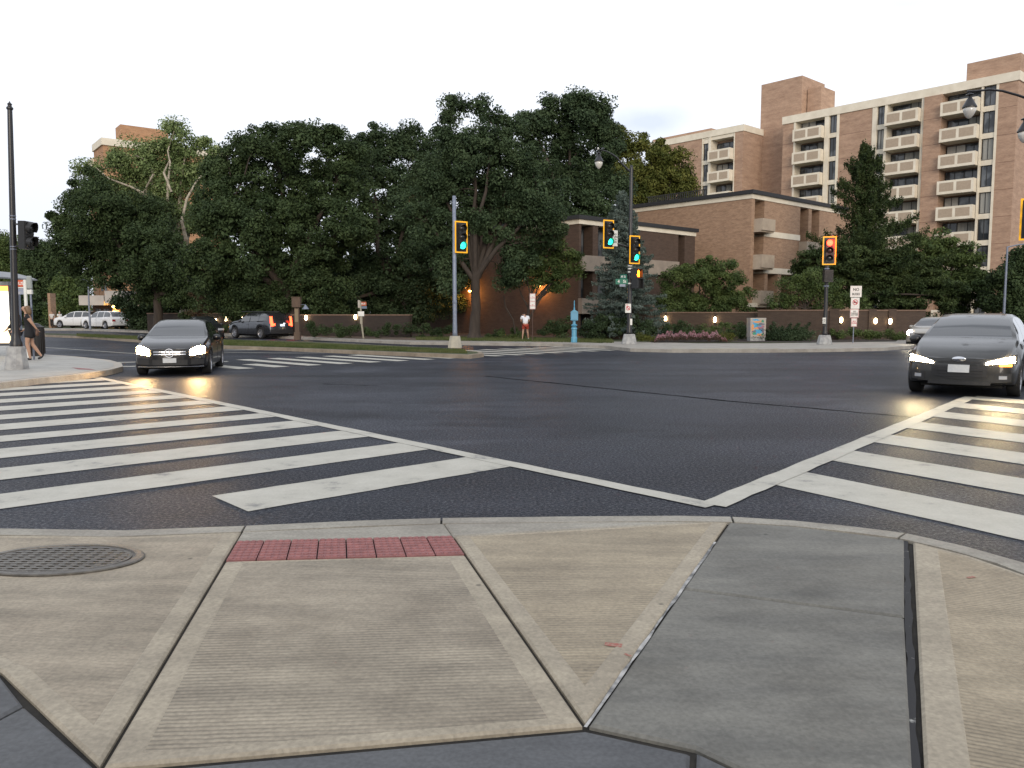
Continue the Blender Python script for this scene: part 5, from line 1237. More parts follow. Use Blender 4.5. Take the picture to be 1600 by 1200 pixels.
def bus_stop():
    # shelter end with a back-lit poster, at the left edge
    b = G(-2, 556, .145); Y = b.y; k = M_(Y); z = lambda py: AT(0, py, Y).z-.145; X = lambda px: AT(px, 500, Y).x-b.x
    t = empty('bus_shelter', b, 0, 'glowing bus shelter panel with curved grey roof at the left edge', 'bus shelter')
    MB().box(X(-60), X(20.5), -.10, .10, z(540), z(446)).build('poster_case', mat('case_dark', (.05, .05, .055), rough=.4), t)
    m = mat('backlit_poster', (.8, .8, .7)); n = m.node_tree.nodes; l = m.node_tree.links; bs = n['Principled BSDF']
    tc = n.new('ShaderNodeTexCoord'); sp = n.new('ShaderNodeSeparateXYZ'); nz = n.new('ShaderNodeTexNoise'); nz.inputs['Scale'].default_value = 2.2
    l.new(tc.outputs['Object'], nz.inputs[0]); l.new(tc.outputs['Object'], sp.inputs[0]); ad = n.new('ShaderNodeMath'); ad.operation = 'MULTIPLY_ADD'; ad.inputs[1].default_value = .7
    l.new(nz.outputs['Fac'], ad.inputs[0]); l.new(sp.outputs[2], ad.inputs[2]); mr = n.new('ShaderNodeMapRange'); mr.inputs['From Min'].default_value = .5; mr.inputs['From Max'].default_value = 2.7
    l.new(ad.outputs[0], mr.inputs['Value']); cr = n.new('ShaderNodeValToRGB'); e = cr.color_ramp.elements
    e[0].color = (.30, .17, .07, 1); e[1].color = (1, .96, .86, 1); e[1].position = .62; x = e.new(.3); x.color = (.75, .5, .2, 1); x = e.new(.45); x.color = (1, .85, .45, 1)
    l.new(mr.outputs[0], cr.inputs[0]); l.new(cr.outputs[0], bs.inputs['Emission Color']); bs.inputs['Emission Strength'].default_value = 1.5
    MB().box(X(-58), X(18), -.106, -.101, z(536), z(455)).build('poster', m, t); MB().box(X(-58), X(18), -.106, -.101, z(454.5), z(447)).build('poster_header', emis('orange_strip', (1, .35, .08), 1.6), t)
    MB().tube([(X(-60), 0, z(440)), (X(-60), .0, 0)], .05).tube([(X(15), .6, z(440)), (X(15), .6, 0)], .05).build('post', m_grey, t)
    rf = MB(); n_ = 10
    pts = [(X(-70)+(X(19)-X(-70))*i/n_, z(436)+math.sin(PI*min(1, .25+i/n_*.75))*.28) for i in range(n_+1)]
    vs = [(x, y, zz+d) for d in (0, .05) for x, zz in pts for y in (-.6, 1.6)]; m1 = 2*(n_+1)
    fs = [(2*i, 2*i+2, 2*i+3, 2*i+1) for i in range(n_)]+[(m1+2*i, m1+2*i+1, m1+2*i+3, m1+2*i+2) for i in range(n_)]+[(2*i, m1+2*i, m1+2*i+2, 2*i+2) for i in range(n_)]+[(2*i+1, 2*i+3, m1+2*i+3, m1+2*i+1) for i in range(n_)]+[(2*n_, m1+2*n_, m1+2*n_+1, 2*n_+1)]
    rf.add(vs, fs); rf.box(X(-60), X(17), -.05, 1.2, z(446), z(440)); rf.build('roof', mat('shelter_roof', (.22, .23, .24), (.16, .17, .18), rough=.5, scale=2), t)
    MB().lathe([(.02, -.08), (.1, 0), (.02, .08)], 10, mtx=Matrix.Translation((X(-2), -.1, z(438)))).build('lamp', emis('shelter_lamp', (1, .97, .9), 4), t, True)
    # bus flag
    b = G(44, 562, .145); Y = b.y; z = lambda py: AT(44, py, Y).z-.145; X = lambda px: AT(px, 480, Y).x-b.x
    t = empty('bus_stop_sign', b, 0, 'white bus stop post with red and blue flag panels behind the woman in black', 'bus stop sign')
    MB().tube([(X(41), 0, 0), (X(41), 0, z(437))], .05).build('post', m_white, t); MB().tube([(X(47.5), .05, 0), (X(47.5), .05, z(445))], .03).build('post', m_grey, t)
    MB().lathe([(.08, z(451)), (.08, z(433)), (.05, z(431))], 10, mtx=Matrix.Translation((X(46.5), .05, 0))).build('timetable_drum', mat('drum_grey', (.33, .36, .34), (.25, .27, .26), rough=.4, scale=4), t)
    MB().box(X(42.5), X(50.5), 0, .08, z(459.5), z(452.5)).build('route_panel', m_white, t)
    o = flat_sign(t, (X(33), 0, z(443)), .38, .22, mat('flag_red2', (.55, .10, .04), rough=.5), name='sign_flag'); sgntext(o, 'BUS', .14, m_white)
    flat_sign(t, (X(33), 0, z(449.2)), .38, .05, m_white, name='sign_flag'); flat_sign(t, (X(33), 0, z(455)), .38, .2, mat('flag_blue2', (.12, .16, .3), (.4, .4, .4), rough=.5, scale=9), name='sign_flag')
    b = G(58, 556, .145); t = empty('trash_can', b, 0, 'dark ribbed trash can right of the woman in black', 'trash can'); k = M_(b.y)
    mb = MB(); mb.lathe([(.21, 0), (.22, .05), (.25, .95), (.27, .97), (.27, 1.0), (.2, 1.03)], 20)
    for i in range(20): a = 2*PI*i/20; mb.box(-.012, .012, .225, .262, .08, .93, mtx=Matrix.Rotation(a, 4, 'Z'))
    mb.build('can_body', mat('can_dark', (.03, .027, .025), rough=.5), t); MB().lathe([(.2, 1.031), (.12, 1.10), (.03, 1.13)], 16, closed=False).build('lid', m_black, t)
bus_stop()

# ------------------------------------------------------------------ cars
def interp(T_, s):
    if s <= T_[0][0]: return T_[0][1]
    for (a, va), (b, vb) in zip(T_, T_[1:]):
        if s <= b: u = (s-a)/(b-a); return va+(vb-va)*u
    return T_[-1][1]
def smooth_tab(T_, n=90, w=3):
    s0, s1 = T_[0][0], T_[-1][0]; S = [s0+(s1-s0)*i/n for i in range(n+1)]; V = [interp(T_, s) for s in S]
    for _ in range(w): V = [V[0]]+[(V[i-1]+2*V[i]+V[i+1])/4 for i in range(1, n)]+[V[-1]]
    return list(zip(S, V))
def paint(name, c, rough=.22, metal=.6):
    m = mat(name, c, rough=rough, metal=metal, coat=.45, spec=.35); m.node_tree.nodes['Principled BSDF'].inputs['Coat Roughness'].default_value = .04; return m
m_carglass = mat('car_glass', (.018, .02, .022), rough=.04, spec=.9, coat=.6)
m_tyre = mat('tyre', (.012, .012, .012), rough=.85); m_rim = mat('alloy', (.42, .42, .44), rough=.3, metal=.9); m_chrome = mat('chrome', (.62, .62, .64), rough=.16, metal=1)
m_plate = mat('licence_plate', (.55, .56, .55), (.46, .48, .5), rough=.4, scale=12)
m_under = mat('underbody', (.008, .008, .008), rough=.9)
def car(name, label, cat, sp, body_m, group=None):
    """local +x is forward; sp: dict of shape tables against s = distance behind the nose"""
    L, W = sp['L'], sp['W']; hw = W/2; top = smooth_tab(sp['top']); belt = smooth_tab(sp['belt']); t = empty(name, (0, 0, 0), 0, label, cat, group)
    r = sp['wr']; sw = sp['ws']; zb0 = sp.get('zb', .22); roof = max(v for _, v in sp['top'])
    nose, tail = sp.get('nose', .24), sp.get('tail', .12)
    ga, gb, gc, gd = sp['glass']      # windscreen start/end, rear glass start/end
    S = set()
    for i in range(int(L/.14)+1): S.add(round(min(L, i*.14), 3))
    S |= {0, .03, .08, L-.08, L-.03, L, ga, gb, gc, gd}
    for w in sw:
        for k in range(-8, 9): S.add(round(w+k*(r+.07)/8, 3))
    for p in sp['pillars']: S |= {p-.04, p+.04}
    S = sorted(S); S = [s for i, s in enumerate(S) if i == 0 or s-S[i-1] > .012]
    def fr(s): # plan taper
        f = 1-.075*max(0, 1-s/.9)**2-.07*max(0, 1-(L-s)/.9)**2
        e = min(s, L-s)
        if e < .08: f *= 1-.035*(1-e/.08)**2
        return f
    def dfm(s, y, z):
        a = abs(y)/hw; q = a**2.3
        s2 = s+nose*q*max(0, 1-s/1.3)**1.5-tail*q*max(0, 1-(L-s)/1.3)**1.5
        s2 += sp.get('rake', .12)*max(0, z-.5)*max(0, 1-s/.6); s2 -= sp.get('rrake', .10)*max(0, z-.6)*max(0, 1-(L-s)/.6)
        return (L/2-s2, y, z)
    rows = []
    for s in S:
        zt = interp(top, s); bl = min(interp(belt, s), zt-.03); gh = zt-bl; f = min(1, max(0, (gh-.08)/(roof-.08-interp(belt, L/2)))); w = hw*fr(s)
        zl = zb0+(.05*max(0, 1-s/.5))+(.06*max(0, 1-(L-s)/.5)); e = min(s, L-s); zl += .03*max(0, 1-e/.08)
        arch = 0
        for c in sw:
            d = abs(s-c); R = r+.055
            if d < R: zl = max(zl, r+math.sqrt(R*R-d*d)*.98); arch = 1
        zl = min(zl, bl-.06); m1 = zl+(bl-zl)*.12; m2 = zl+(bl-zl)*.45; m3 = zl+(bl-zl)*.82
        fl = .012 if arch else 0
        P = [(0, zl), (.80*w, zl), (.955*w+fl, zl+.005), (.985*w+fl, m1), (w+fl, m2), (.985*w, m3), (.945*w, bl), (.90*w, bl+min(.02, gh*.3)), (.90*w-f*.09*w-.0*w, bl+gh*.48), (.885*w-f*.20*w, bl+gh*.86), (.80*w-f*.17*w, bl+gh*.955), (.45*w, zt-.004), (0, zt)]
        rows.append(P)
    N = len(rows[0]); ring = 2*N-2
    def full(P): return P+[(-y, z) for y, z in P[-2:0:-1]]
    verts = [dfm(s, y, z) for s, P in zip(S, rows) for y, z in full(P)]
    body = []; parts = {}
    for i in range(len(S)-1):
        sm = (S[i]+S[i+1])/2; gh = interp(top, sm)-interp(belt, sm)
        for j in range(ring):
            jj = j if j < N-1 else ring-1-j
            q = (i*ring+j, i*ring+(j+1) % ring, (i+1)*ring+(j+1) % ring, (i+1)*ring+j)
            key = None
            if jj >= 10 and ga < sm < gb: key = 'windshield'
            elif jj >= 10 and gc < sm < gd: key = 'rear_window'
            elif jj in (7, 8) and gh > .17 and sp['sg'][0] < sm < sp['sg'][1] and not any(abs(sm-p) < .045 for p in sp['pillars']):
                seg = sum(1 for p in sp['pillars'] if sm > p); key = 'side_window%d%s' % (seg, 'r' if j < N-1 else 'l')
            if key: parts.setdefault(key, []).append(q)
            else: body.append(q)
    # end caps as grids across the width
    extra = []; 
    for end, s in ((0, 0), (len(S)-1, L)):
        P = rows[end]; nc = 12
        idx = {}
        for j in range(N):
            for c in range(nc+1):
                y = P[j][0]*(2*c/nc-1)
                if c == 0: idx[j, c] = end*ring+((ring-j) % ring if 0 < j < N-1 else j)
                elif c == nc: idx[j, c] = end*ring+j
                else: idx[j, c] = len(verts)+len(extra); extra.append(dfm(s, y, P[j][1]))
        for j in range(N-1):
            for c in range(nc):
                q = [idx[j, c], idx[j, c+1], idx[j+1, c+1], idx[j+1, c]]; q2 = []
                for v in q:
                    if v not in q2: q2.append(v)
                if len(q2) >= 3: body.append(tuple(q2))
    allv = verts+extra
    def sub(name_, faces, m, par=t):
        used = sorted({v for f in faces for v in f}); mp = {v: i for i, v in enumerate(used)}
        mb = MB(); mb.add([allv[v] for v in used], [tuple(mp[v] for v in f) for f in faces]); o = mb.build(name_, m, par); return o
    bo = sub('body', body, body_m); bm = bmesh.new(); bm.from_mesh(bo.data); bmesh.ops.remove_doubles(bm, verts=bm.verts, dist=.0005); bmesh.ops.recalc_face_normals(bm, faces=bm.faces); bm.to_mesh(bo.data); bm.free(); smooth_by_angle(bo, 48)
    for k, f in parts.items():
        o = sub(''.join(c for c in k if not c.isdigit()).rstrip('rl') if k.startswith('side') else k, f, m_carglass); o.name = {'s': 'side_window', 'w': 'windshield', 'r': 'rear_window'}[k[0]]; o.data.shade_smooth()
    MB().box(L/2-(L-.35), L/2-.35, -hw*.72, hw*.72, .17, .62).build('underbody', m_under, t)
    MB().box(L/2-(L-.9), L/2-1.25, -hw*.8, hw*.8, .62, .86).build('interior', mat('car_interior', (.02, .02, .02), rough=.9), t)
    # wheels
    for c in sw:
        for sg in (1, -1):
            Mx = Matrix.Translation((L/2-c, sg*(hw-.11), r)) @ Matrix.Rotation(-sg*PI/2, 4, 'X')
            ty = MB().lathe([(r*.66, -.10), (r*.93, -.105), (r, -.085), (r, .085), (r*.95, .108), (r*.68, .105)], 28, mtx=Mx, closed=False).build('wheel', m_tyre, t); smooth_by_angle(ty, 50)
            rb = MB().lathe([(r*.68, .10), (r*.64, .085), (r*.62, .02), (r*.15, .03), (.001, .04)], 28, mtx=Mx, closed=False)
            for k in range(10):
                a = 2*PI*k/10; rb.box(.04, r*.64, -.014, .014, .045, .092, mtx=Mx @ Matrix.Rotation(a, 4, 'Z'))
            rb.lathe([(.06, .05), (.055, .095), (.001, .1)], 12, mtx=Mx, closed=False); rb.build('rim', m_rim, ty)
    # patches on the front / rear skin: y range, z range (functions or numbers)
    def patch(name_, y0, y1, z0, z1, m, off=.008, end='f', par=None, ny=6, nz=3, thick=True):
        z0f = z0 if callable(z0) else (lambda u: z0); z1f = z1 if callable(z1) else (lambda u: z1); mb = MB(); vs = []
        for d in (off, -.03):
            for a in range(ny+1):
                u = a/ny; y = y0+(y1-y0)*u
                for b_ in range(nz+1):
                    z = z0f(u)+(z1f(u)-z0f(u))*b_/nz; p = dfm(0 if end == 'f' else L, y, z); sg = 1 if end == 'f' else -1
                    vs.append((p[0]+sg*d, p[1], p[2]))
        n1 = (ny+1)*(nz+1); fs = []
        for a in range(ny):
            for b_ in range(nz): q = a*(nz+1)+b_; fs += [(q, q+1, q+nz+2, q+nz+1)]
        bd = [(a*(nz+1)) for a in range(ny+1)]+[ny*(nz+1)+b_ for b_ in range(1, nz+1)]+[a*(nz+1)+nz for a in range(ny-1, -1, -1)]+[b_ for b_ in range(nz-1, 0, -1)]
        for a, b_ in zip(bd, bd[1:]+bd[:1]): fs.append((a, b_, b_+n1, a+n1))
        mb.add(vs, fs); o = mb.build(name_, m, par or t); o.data.shade_smooth() if False else None; return o
    sp['details'](t, patch, dfm, sp)
    # door mirrors, door seams and sills
    for sg in (1, -1):
        p = dfm(ga+.42, sg*hw*.93, interp(belt, ga+.42)+.05); Mm = Matrix.Translation((p[0], sg*(hw+.06), p[2])) @ Matrix.Diagonal((.7, 1.15, .85, 1))
        MB().lathe([(.01, -.10), (.07, -.08), (.10, 0), (.07, .08), (.01, .10)], 10, mtx=Mm).build('door_mirror', body_m, t, True)
        for s in sp['seams']:
            f = fr(s)*hw; bl = interp(belt, s); d = MB(); d.tube([dfm(s, sg*(f*.983+.002), zb0+.1), dfm(s, sg*(f+.001), zb0+(bl-zb0)*.45), dfm(s, sg*(f*.986+.001), zb0+(bl-zb0)*.82), dfm(s, sg*(f*.945+.001), bl)], .005, 5)
            d.build('door_seam', m_black, t)
            d = MB(); q = dfm(s-.12, sg*(fr(s)*hw*.985+.012), zb0+(bl-zb0)*.80); d.box(q[0]-.09, q[0]+.09, q[1]-.012, q[1]+.012, q[2]-.012, q[2]+.012); d.build('door_handle', body_m, t)
    return t
def put(o, x, y, deg, z=0.0):   # deg: compass heading of travel, 0 = away from the camera, clockwise
    o.location = (x, y, z); o.rotation_euler = (0, 0, PI/2-math.radians(deg))

HL_W = emis('headlight_warm', (1.0, .62, .26), 170); HL_C = emis('headlight_white', (1.0, .76, .42), 170); TL = emis('tail_light', (1, .06, .02), 6); TLo = mat('tail_off', (.25, .01, .01), rough=.2)
HL_OFF = mat('headlight_clear', (.35, .36, .38), rough=.1, coat=1); m_amber = emis('indicator_amber', (1, .35, .02), 10)
def head_spot(t, p, energy, c, deg=70, tilt=-2.5):
    sl_ = bpy.data.lights.new('headlight_beam', 'SPOT'); sl_.energy = energy; sl_.color = c; sl_.spot_size = math.radians(deg); sl_.spot_blend = .9; sl_.shadow_soft_size = .08
    o = bpy.data.objects.new('headlight_beam', sl_); COL.objects.link(o); o.parent = t; o.location = p
    o.rotation_euler = Vector((-1, 0, -math.tan(math.radians(tilt)))).to_track_quat('Z', 'Y').to_euler()

def det_sedan(t, patch, dfm, sp):
    patch('grille', -.40, .40, lambda u: .50+.03*abs(2*u-1), lambda u: .70-.05*abs(2*u-1)**2, m_dark, .012, ny=12)
    for z in (.562, .625): patch('grille_bar', -.385, .385, z-.011, z+.011, m_chrome, .03, ny=12, nz=1)
    p = dfm(0, 0, .59); M = Matrix.Translation((p[0]+.05, 0, .592)) @ Matrix.Rotation(PI/2, 4, 'Y')
    e = MB(); n = 24
    for k in range(n):
        a, b = 2*PI*k/n, 2*PI*(k+1)/n; e.tube([M @ Vector((math.cos(a)*.105, math.sin(a)*.105, 0)), M @ Vector((math.cos(b)*.105, math.sin(b)*.105, 0))], .012, 6)
    for k in range(3):
        a = 2*PI*k/3; e.add([M @ Vector((-math.cos(a)*.10, math.sin(a)*.10, 0)), M @ Vector((-math.cos(a+PI/3)*.018, math.sin(a+PI/3)*.024, 0)), M @ Vector((0, 0, .02)), M @ Vector((-math.cos(a-PI/3)*.018, math.sin(a-PI/3)*.024, 0))], [(0, 1, 2), (0, 2, 3)])
    e.build('star_emblem', mat('emblem_silver', (.85, .85, .86), rough=.45, metal=.4), t, fix=False)
    for s in (1, -1):
        patch('headlight', s*.49, s*.82, lambda u: .525+.05*u, lambda u: .67+.10*math.sin(u*PI*.7), HL_W, .016)
        patch('headlight_surround', s*.44, s*.855, lambda u: .52+.05*u, lambda u: .685+.085*math.sin(u*PI*.7), mat('lamp_bowl', (.1, .1, .1), rough=.2, metal=.5), .005)
        patch('bumper_intake', s*.50, s*.80, .30, .42, m_dark, .006)
    patch('lower_grille', -.42, .42, .28, .42, m_dark, .006, ny=10); patch('licence_plate', -.16, .16, .345, .465, m_plate, .03, nz=1)
    patch('bumper_lip', -.80, .80, .235, .25, m_chrome, .012, ny=12, nz=1)
    head_spot(t, (sp['L']/2+.15, .65, .62), 30, (1, .60, .25)); head_spot(t, (sp['L']/2+.15, -.65, .62), 30, (1, .60, .25))
SED = dict(L=4.68, W=1.81, wr=.325, ws=(.85, 3.69), zb=.20, nose=.30, tail=.22, glass=(1.28, 2.02, 3.25, 3.95), sg=(1.62, 3.72), pillars=(2.42, 3.25), seams=(2.42, 3.35),
           top=[(0, .70), (.06, .74), (.3, .84), (.8, .93), (1.22, .985), (1.30, 1.0), (1.6, 1.19), (2.0, 1.375), (2.3, 1.435), (2.7, 1.445), (3.2, 1.39), (3.6, 1.25), (3.95, 1.10), (4.3, 1.06), (4.6, 1.02), (4.68, .95)],
           belt=[(0, .62), (.3, .72), (.8, .82), (1.3, .89), (2.5, .92), (3.9, .96), (4.68, .86)], details=det_sedan)
sed = car('sedan_car', 'black sedan with round star emblem and warm glowing headlights at the left crosswalk', 'car', SED, paint('paint_black', (.008, .008, .009), .3, 0))
def place_front(o, L, fpx, fpy, headdeg, y=None):
    p = G(fpx, fpy); a = math.radians(headdeg); d = Vector((math.sin(a), math.cos(a), 0)); q = p-d*(L/2); put(o, q.x, q.y, headdeg)
place_front(sed, 4.68, 266, 588, 180-14)

def det_hatch(t, patch, dfm, sp):
    patch('upper_grille', -.34, .34, lambda u: .615, lambda u: .66-.02*abs(2*u-1), m_dark, .012, ny=8)
    patch('grille', -.44, .44, lambda u: .33+.05*abs(2*u-1), lambda u: .56, m_dark, .010, ny=10)
    for z in (.38, .43, .48, .53): patch('grille_bar', -.38, .38, z-.006, z+.006, m_black, .018, ny=10, nz=1)
    p = dfm(0, 0, .68); M = Matrix.Translation((p[0]+.02, 0, .685)) @ Matrix.Rotation(PI/2, 4, 'Y') @ Matrix.Diagonal((.045, .115, 1, 1))
    MB().lathe([(1, -.01), (1, .008), (.8, .016), (.001, .018)], 24, mtx=M).build('oval_emblem', m_chrome, t, True)
    for s in (1, -1):
        patch('headlight', s*.42, s*.84, lambda u: .60+.03*u, lambda u: .625+.12*u**.8, HL_C, .012, ny=8)
        patch('headlight_surround', s*.38, s*.875, lambda u: .585+.02*u, lambda u: .635+.145*u**.8, mat('lamp_bowl', (.1, .1, .1)), .005, ny=8)
        patch('fog_lamp_recess', s*.56, s*.80, .30, .44, m_dark, .006)
        patch('fog_lamp', s*.62, s*.74, .34, .40, HL_OFF, .014)
    patch('indicator', .62, .80, .565, .600, m_amber, .014)
    patch('licence_plate', -.17, .17, .45, .585, m_plate, .032, nz=1); patch('lower_intake', -.5, .5, .23, .30, m_dark, .006, ny=8)
    head_spot(t, (sp['L']/2+.15, .68, .68), 30, (1, .75, .32)); head_spot(t, (sp['L']/2+.15, -.68, .68), 30, (1, .85, .45))
HAT = dict(L=4.4, W=1.83, wr=.33, ws=(.88, 3.53), zb=.20, nose=.32, tail=.18, glass=(1.12, 2.0, 3.7, 4.2), sg=(1.55, 4.0), pillars=(2.4, 3.3), seams=(2.4, 3.3),
           top=[(0, .70), (.06, .75), (.3, .86), (.75, .97), (1.08, 1.03), (1.16, 1.05), (1.5, 1.24), (1.95, 1.43), (2.3, 1.49), (2.8, 1.50), (3.4, 1.46), (3.8, 1.36), (4.1, 1.15), (4.3, 1.0), (4.4, .9)],
           belt=[(0, .62), (.3, .74), (.8, .86), (1.2, .93), (2.5, .96), (3.9, 1.02), (4.4, .85)], details=det_hatch)
hat = car('hatchback_car', 'dark grey car with glaring white headlights driving in at the right edge', 'car', HAT, paint('paint_gunmetal', (.022, .022, .021), .28, 0))
place_front(hat, 4.4, 1497, 620, 180+36); hat.scale = (1.06, 1.06, 1.075)

def det_suv(t, patch, dfm, sp):
    L = sp['L']
    for s in (1, -1):
        patch('tail_light', s*.66, s*.82, lambda u: .80, lambda u: 1.42, TL, .012, end='r', nz=6)
        patch('tail_light_lobe', s*.52, s*.655, .84, .98, TL, .012, end='r')
        patch('headlight', s*.50, s*.84, .78, .90, HL_OFF, .012); patch('bumper_lamp', s*.6, s*.8, .5, .54, TLo, .01, end='r')
        MB().box(-1.3, 1.1, s*.60-.015, s*.60+.015, 1.715, 1.75).build('roof_rail', m_black, t)
    patch('indicator', .72, .84, .66, .74, m_amber, .014)
    patch('grille', -.44, .44, .55, .85, m_dark, .01, ny=8); patch('licence_plate', -.16, .16, .80, .93, mat('plate_lit', (.7, .75, .8), emit=(.7, .8, 1), estr=.6), .02, end='r', nz=1)
    patch('rear_bumper', -.84, .84, .34, .60, m_dark, .015, end='r', ny=10); patch('licence_light', -.2, -.08, .96, .985, emis('plate_lamp', (.9, .95, 1), 5), .02, end='r', nz=1)
SUV = dict(L=4.85, W=1.92, wr=.37, ws=(.93, 3.8), zb=.27, nose=.22, tail=.10, rrake=.16, glass=(1.25, 2.05, 4.15, 4.68), sg=(1.7, 4.45), pillars=(2.55, 3.5), seams=(2.55, 3.5),
           top=[(0, .95), (.1, 1.02), (.6, 1.1), (1.2, 1.16), (1.3, 1.19), (1.65, 1.42), (2.05, 1.62), (2.5, 1.70), (3.5, 1.70), (4.1, 1.66), (4.4, 1.52), (4.65, 1.18), (4.78, 1.05), (4.85, .98)],
           belt=[(0, .85), (.6, .98), (1.3, 1.05), (3, 1.09), (4.4, 1.14), (4.85, .92)], details=det_suv)
suv = car('crossover_car', 'dark grey crossover with tall red tail lights beyond the grassy median', 'car', SUV, paint('paint_graphite', (.07, .075, .085), .25, .7))
p = G(407, 528.3); put(suv, p.x, p.y, -52)

def det_plain(t, patch, dfm, sp):
    for s in (1, -1): patch('headlight', s*.48, s*.84, .62, .74, HL_OFF, .012); patch('tail_light', s*.55, s*.84, .72, .9, TLo, .012, end='r')
    patch('grille', -.42, .42, .45, .66, m_dark, .01, ny=8); patch('licence_plate', -.16, .16, .34, .44, m_plate, .02, nz=1)
    patch('licence_plate', -.16, .16, .74, .84, m_plate, .02, end='r', nz=1)
SUVP = dict(SUV); SUVP['details'] = det_plain; SUVP['glass'] = (1.25, 2.05, 4.15, 4.68)
SEDP = dict(SED); SEDP['details'] = det_plain
m_wp = paint('paint_white', (.62, .62, .62), .3, .1)
c1 = car('parked_crossover', 'white crossover parked on the left, its rear toward the white wagon', 'car', SUVP, m_wp, 'cars parked far up the left street'); 
def put_px(o, px, py, deg): p = G(px, py, 0); put(o, p.x, p.y, deg)
put_px(c1, 124, 514.6, -78)
c2 = copy_tree(c1); c2['label'] = 'white wagon parked nose out, second from the left of the parked row'; put_px(c2, 164, 516.2, -62)
c3 = car('parked_sedan', 'silver sedan roof between the white wagon and the black sedan', 'car', SEDP, paint('paint_silver', (.4, .42, .44), .3, .5), 'cars parked far up the left street'); put_px(c3, 196, 515.5, 150)
c4 = copy_tree(c3); c4['label'] = 'silver sedan partly hidden left of the black sedan windscreen'; put_px(c4, 222, 516, 155)
m_dk = paint('paint_dark', (.02, .02, .022), .3, .3)
c5 = car('sedan_car', 'dark sedan with one lit headlight half hidden behind the black sedan', 'car', SEDP, m_dk); put_px(c5, 318, 531, 150)
MB().lathe([(.001, .02), (.09, .0)], 12, mtx=Matrix.Translation((2.17, -.62, .72)) @ Matrix.Rotation(PI/2, 4, 'Y'), closed=False).build('lit_headlight', HL_C, c5)
c6 = car('parked_sedan', 'dark parked car with pale plate below the last oval lamp', 'car', SEDP, m_dk); p = G(1384, 530); put(c6, p.x+.2, p.y+2, 190, .0)
c7 = car('parked_sedan', 'silver car with one dazzling headlight emerging from behind the grey car', 'car', SEDP, paint('paint_champagne', (.34, .32, .28), .3, .5)); 
p = AT(1424, 521, 38.0); put(c7, p.x+2.1, 39.8, 180+40)
MB().lathe([(.001, .03), (.13, .0)], 14, mtx=Matrix.Translation((2.16, -.66, .70)) @ Matrix.Rotation(PI/2, 4, 'Y'), closed=False).build('lit_headlight', emis('headlight_glare', (1, .86, .6), 90), c7)

for c_ in (c1, c2, c3, c4): c_.location.z = .142      # parked on the raised lot
# ------------------------------------------------------------------ people
def skin_mesh(name, chains, m, parent, levels=1, root=0):
    """chains: list of point lists [(x,y,z,r), ...]; first point of a later chain may repeat an existing point"""
    V = []; R = []; E = []; idx = {}
    for ch in chains:
        prev = None
        for (x, y, z, *r) in ch:
            key = (round(x, 4), round(y, 4), round(z, 4))
            if key not in idx: idx[key] = len(V); V.append((x, y, z)); R.append(r if len(r) == 2 else (r[0], r[0]))
            if prev is not None and prev != idx[key]: E.append((prev, idx[key]))
            prev = idx[key]
    me = bpy.data.meshes.new(name); me.from_pydata(V, E, []); o = bpy.data.objects.new(name, me); COL.objects.link(o)
    o.modifiers.new('skin', 'SKIN'); sm = o.modifiers.new('sub', 'SUBSURF'); sm.levels = sm.render_levels = levels
    if not me.skin_vertices: me.skin_vertices
    for i, r in enumerate(R):
        sv_ = me.skin_vertices[0].data[i]; sv_.radius = r; sv_.use_root = (i == root); sv_.use_loose = False
    new = to_mesh(o); o.modifiers.clear(); o.data = new; new.materials.clear(); new.materials.append(m); new.shade_smooth(); o.parent = parent
    return o
m_skin = mat('skin', (.42, .25, .17), (.36, .21, .14), rough=.6, scale=9)
def hand(p, d, side, curl=.5):
    """five separate bent fingers from wrist p, pointing along d (unit)"""
    p = Vector(p); d = Vector(d).normalized(); s = Vector(side).normalized(); n = d.cross(s); ch = []
    k = p+d*.075
    base = [(p.x, p.y, p.z, .024), (k.x, k.y, k.z, .030)]
    ch.append(base)
    for i, ln in enumerate((.072, .08, .075, .06)):
        o = k+s*(.030-.02*i); a = o+d*ln*.5+n*.01*curl; b = a+(d*.8+n*curl*.7).normalized()*ln*.4; c = b+(d*.5+n*curl).normalized()*ln*.3
        ch.append([(k.x, k.y, k.z, .03), (o.x+d.x*.02, o.y+d.y*.02, o.z+d.z*.02, .010), (a.x, a.y, a.z, .009), (b.x, b.y, b.z, .0085), (c.x, c.y, c.z, .007)])
    th = p+d*.03+s*.04; t2 = th+(d+s*.4+n*.5).normalized()*.035; t3 = t2+(d+n*.5).normalized()*.028
    ch.append([(p.x, p.y, p.z, .024), (th.x, th.y, th.z, .013), (t2.x, t2.y, t2.z, .011), (t3.x, t3.y, t3.z, .009)])
    return ch
def body_chains(J):
    c = []
    c.append([(*J['pelvis'], .145, .105), (*J['waist'], .125, .095), (*J['chest'], .155, .11), (*J['neckb'], .085, .07), (*J['neck'], .052), (*J['head0'], .072), (*J['head1'], .088, .098), (*J['head2'], .07, .08)])
    f = Vector(J['face']); h = Vector(J['head1']); n = h+f*.085+Vector((0, 0, -.012)); n2 = n+f*.022+Vector((0, 0, -.008)); 
    c.append([(*J['head1'], .088, .098), (*n, .018), (*n2, .011)])
    for s in ('l', 'r'):
        c.append([(*J['chest'], .155, .11), (*J['sh'+s], .062), (*J['el'+s], .044), (*J['wr'+s], .027)])
        w = Vector(J['wr'+s]); e = Vector(J['el'+s]); hc = hand(w, w-e, J['hs'+s]); hc = [[(w.x, w.y, w.z, .027)]+q[1:] if i in (0, 5) else q for i, q in enumerate(hc)]; c += hc
        c.append([(*J['pelvis'], .145, .105), (*J['hip'+s], .098), (*J['kn'+s], .062), (*J['calf'+s], .06), (*J['an'+s], .037), (*J['heel'+s], .035), (*J['toe'+s], .03)])
    return c
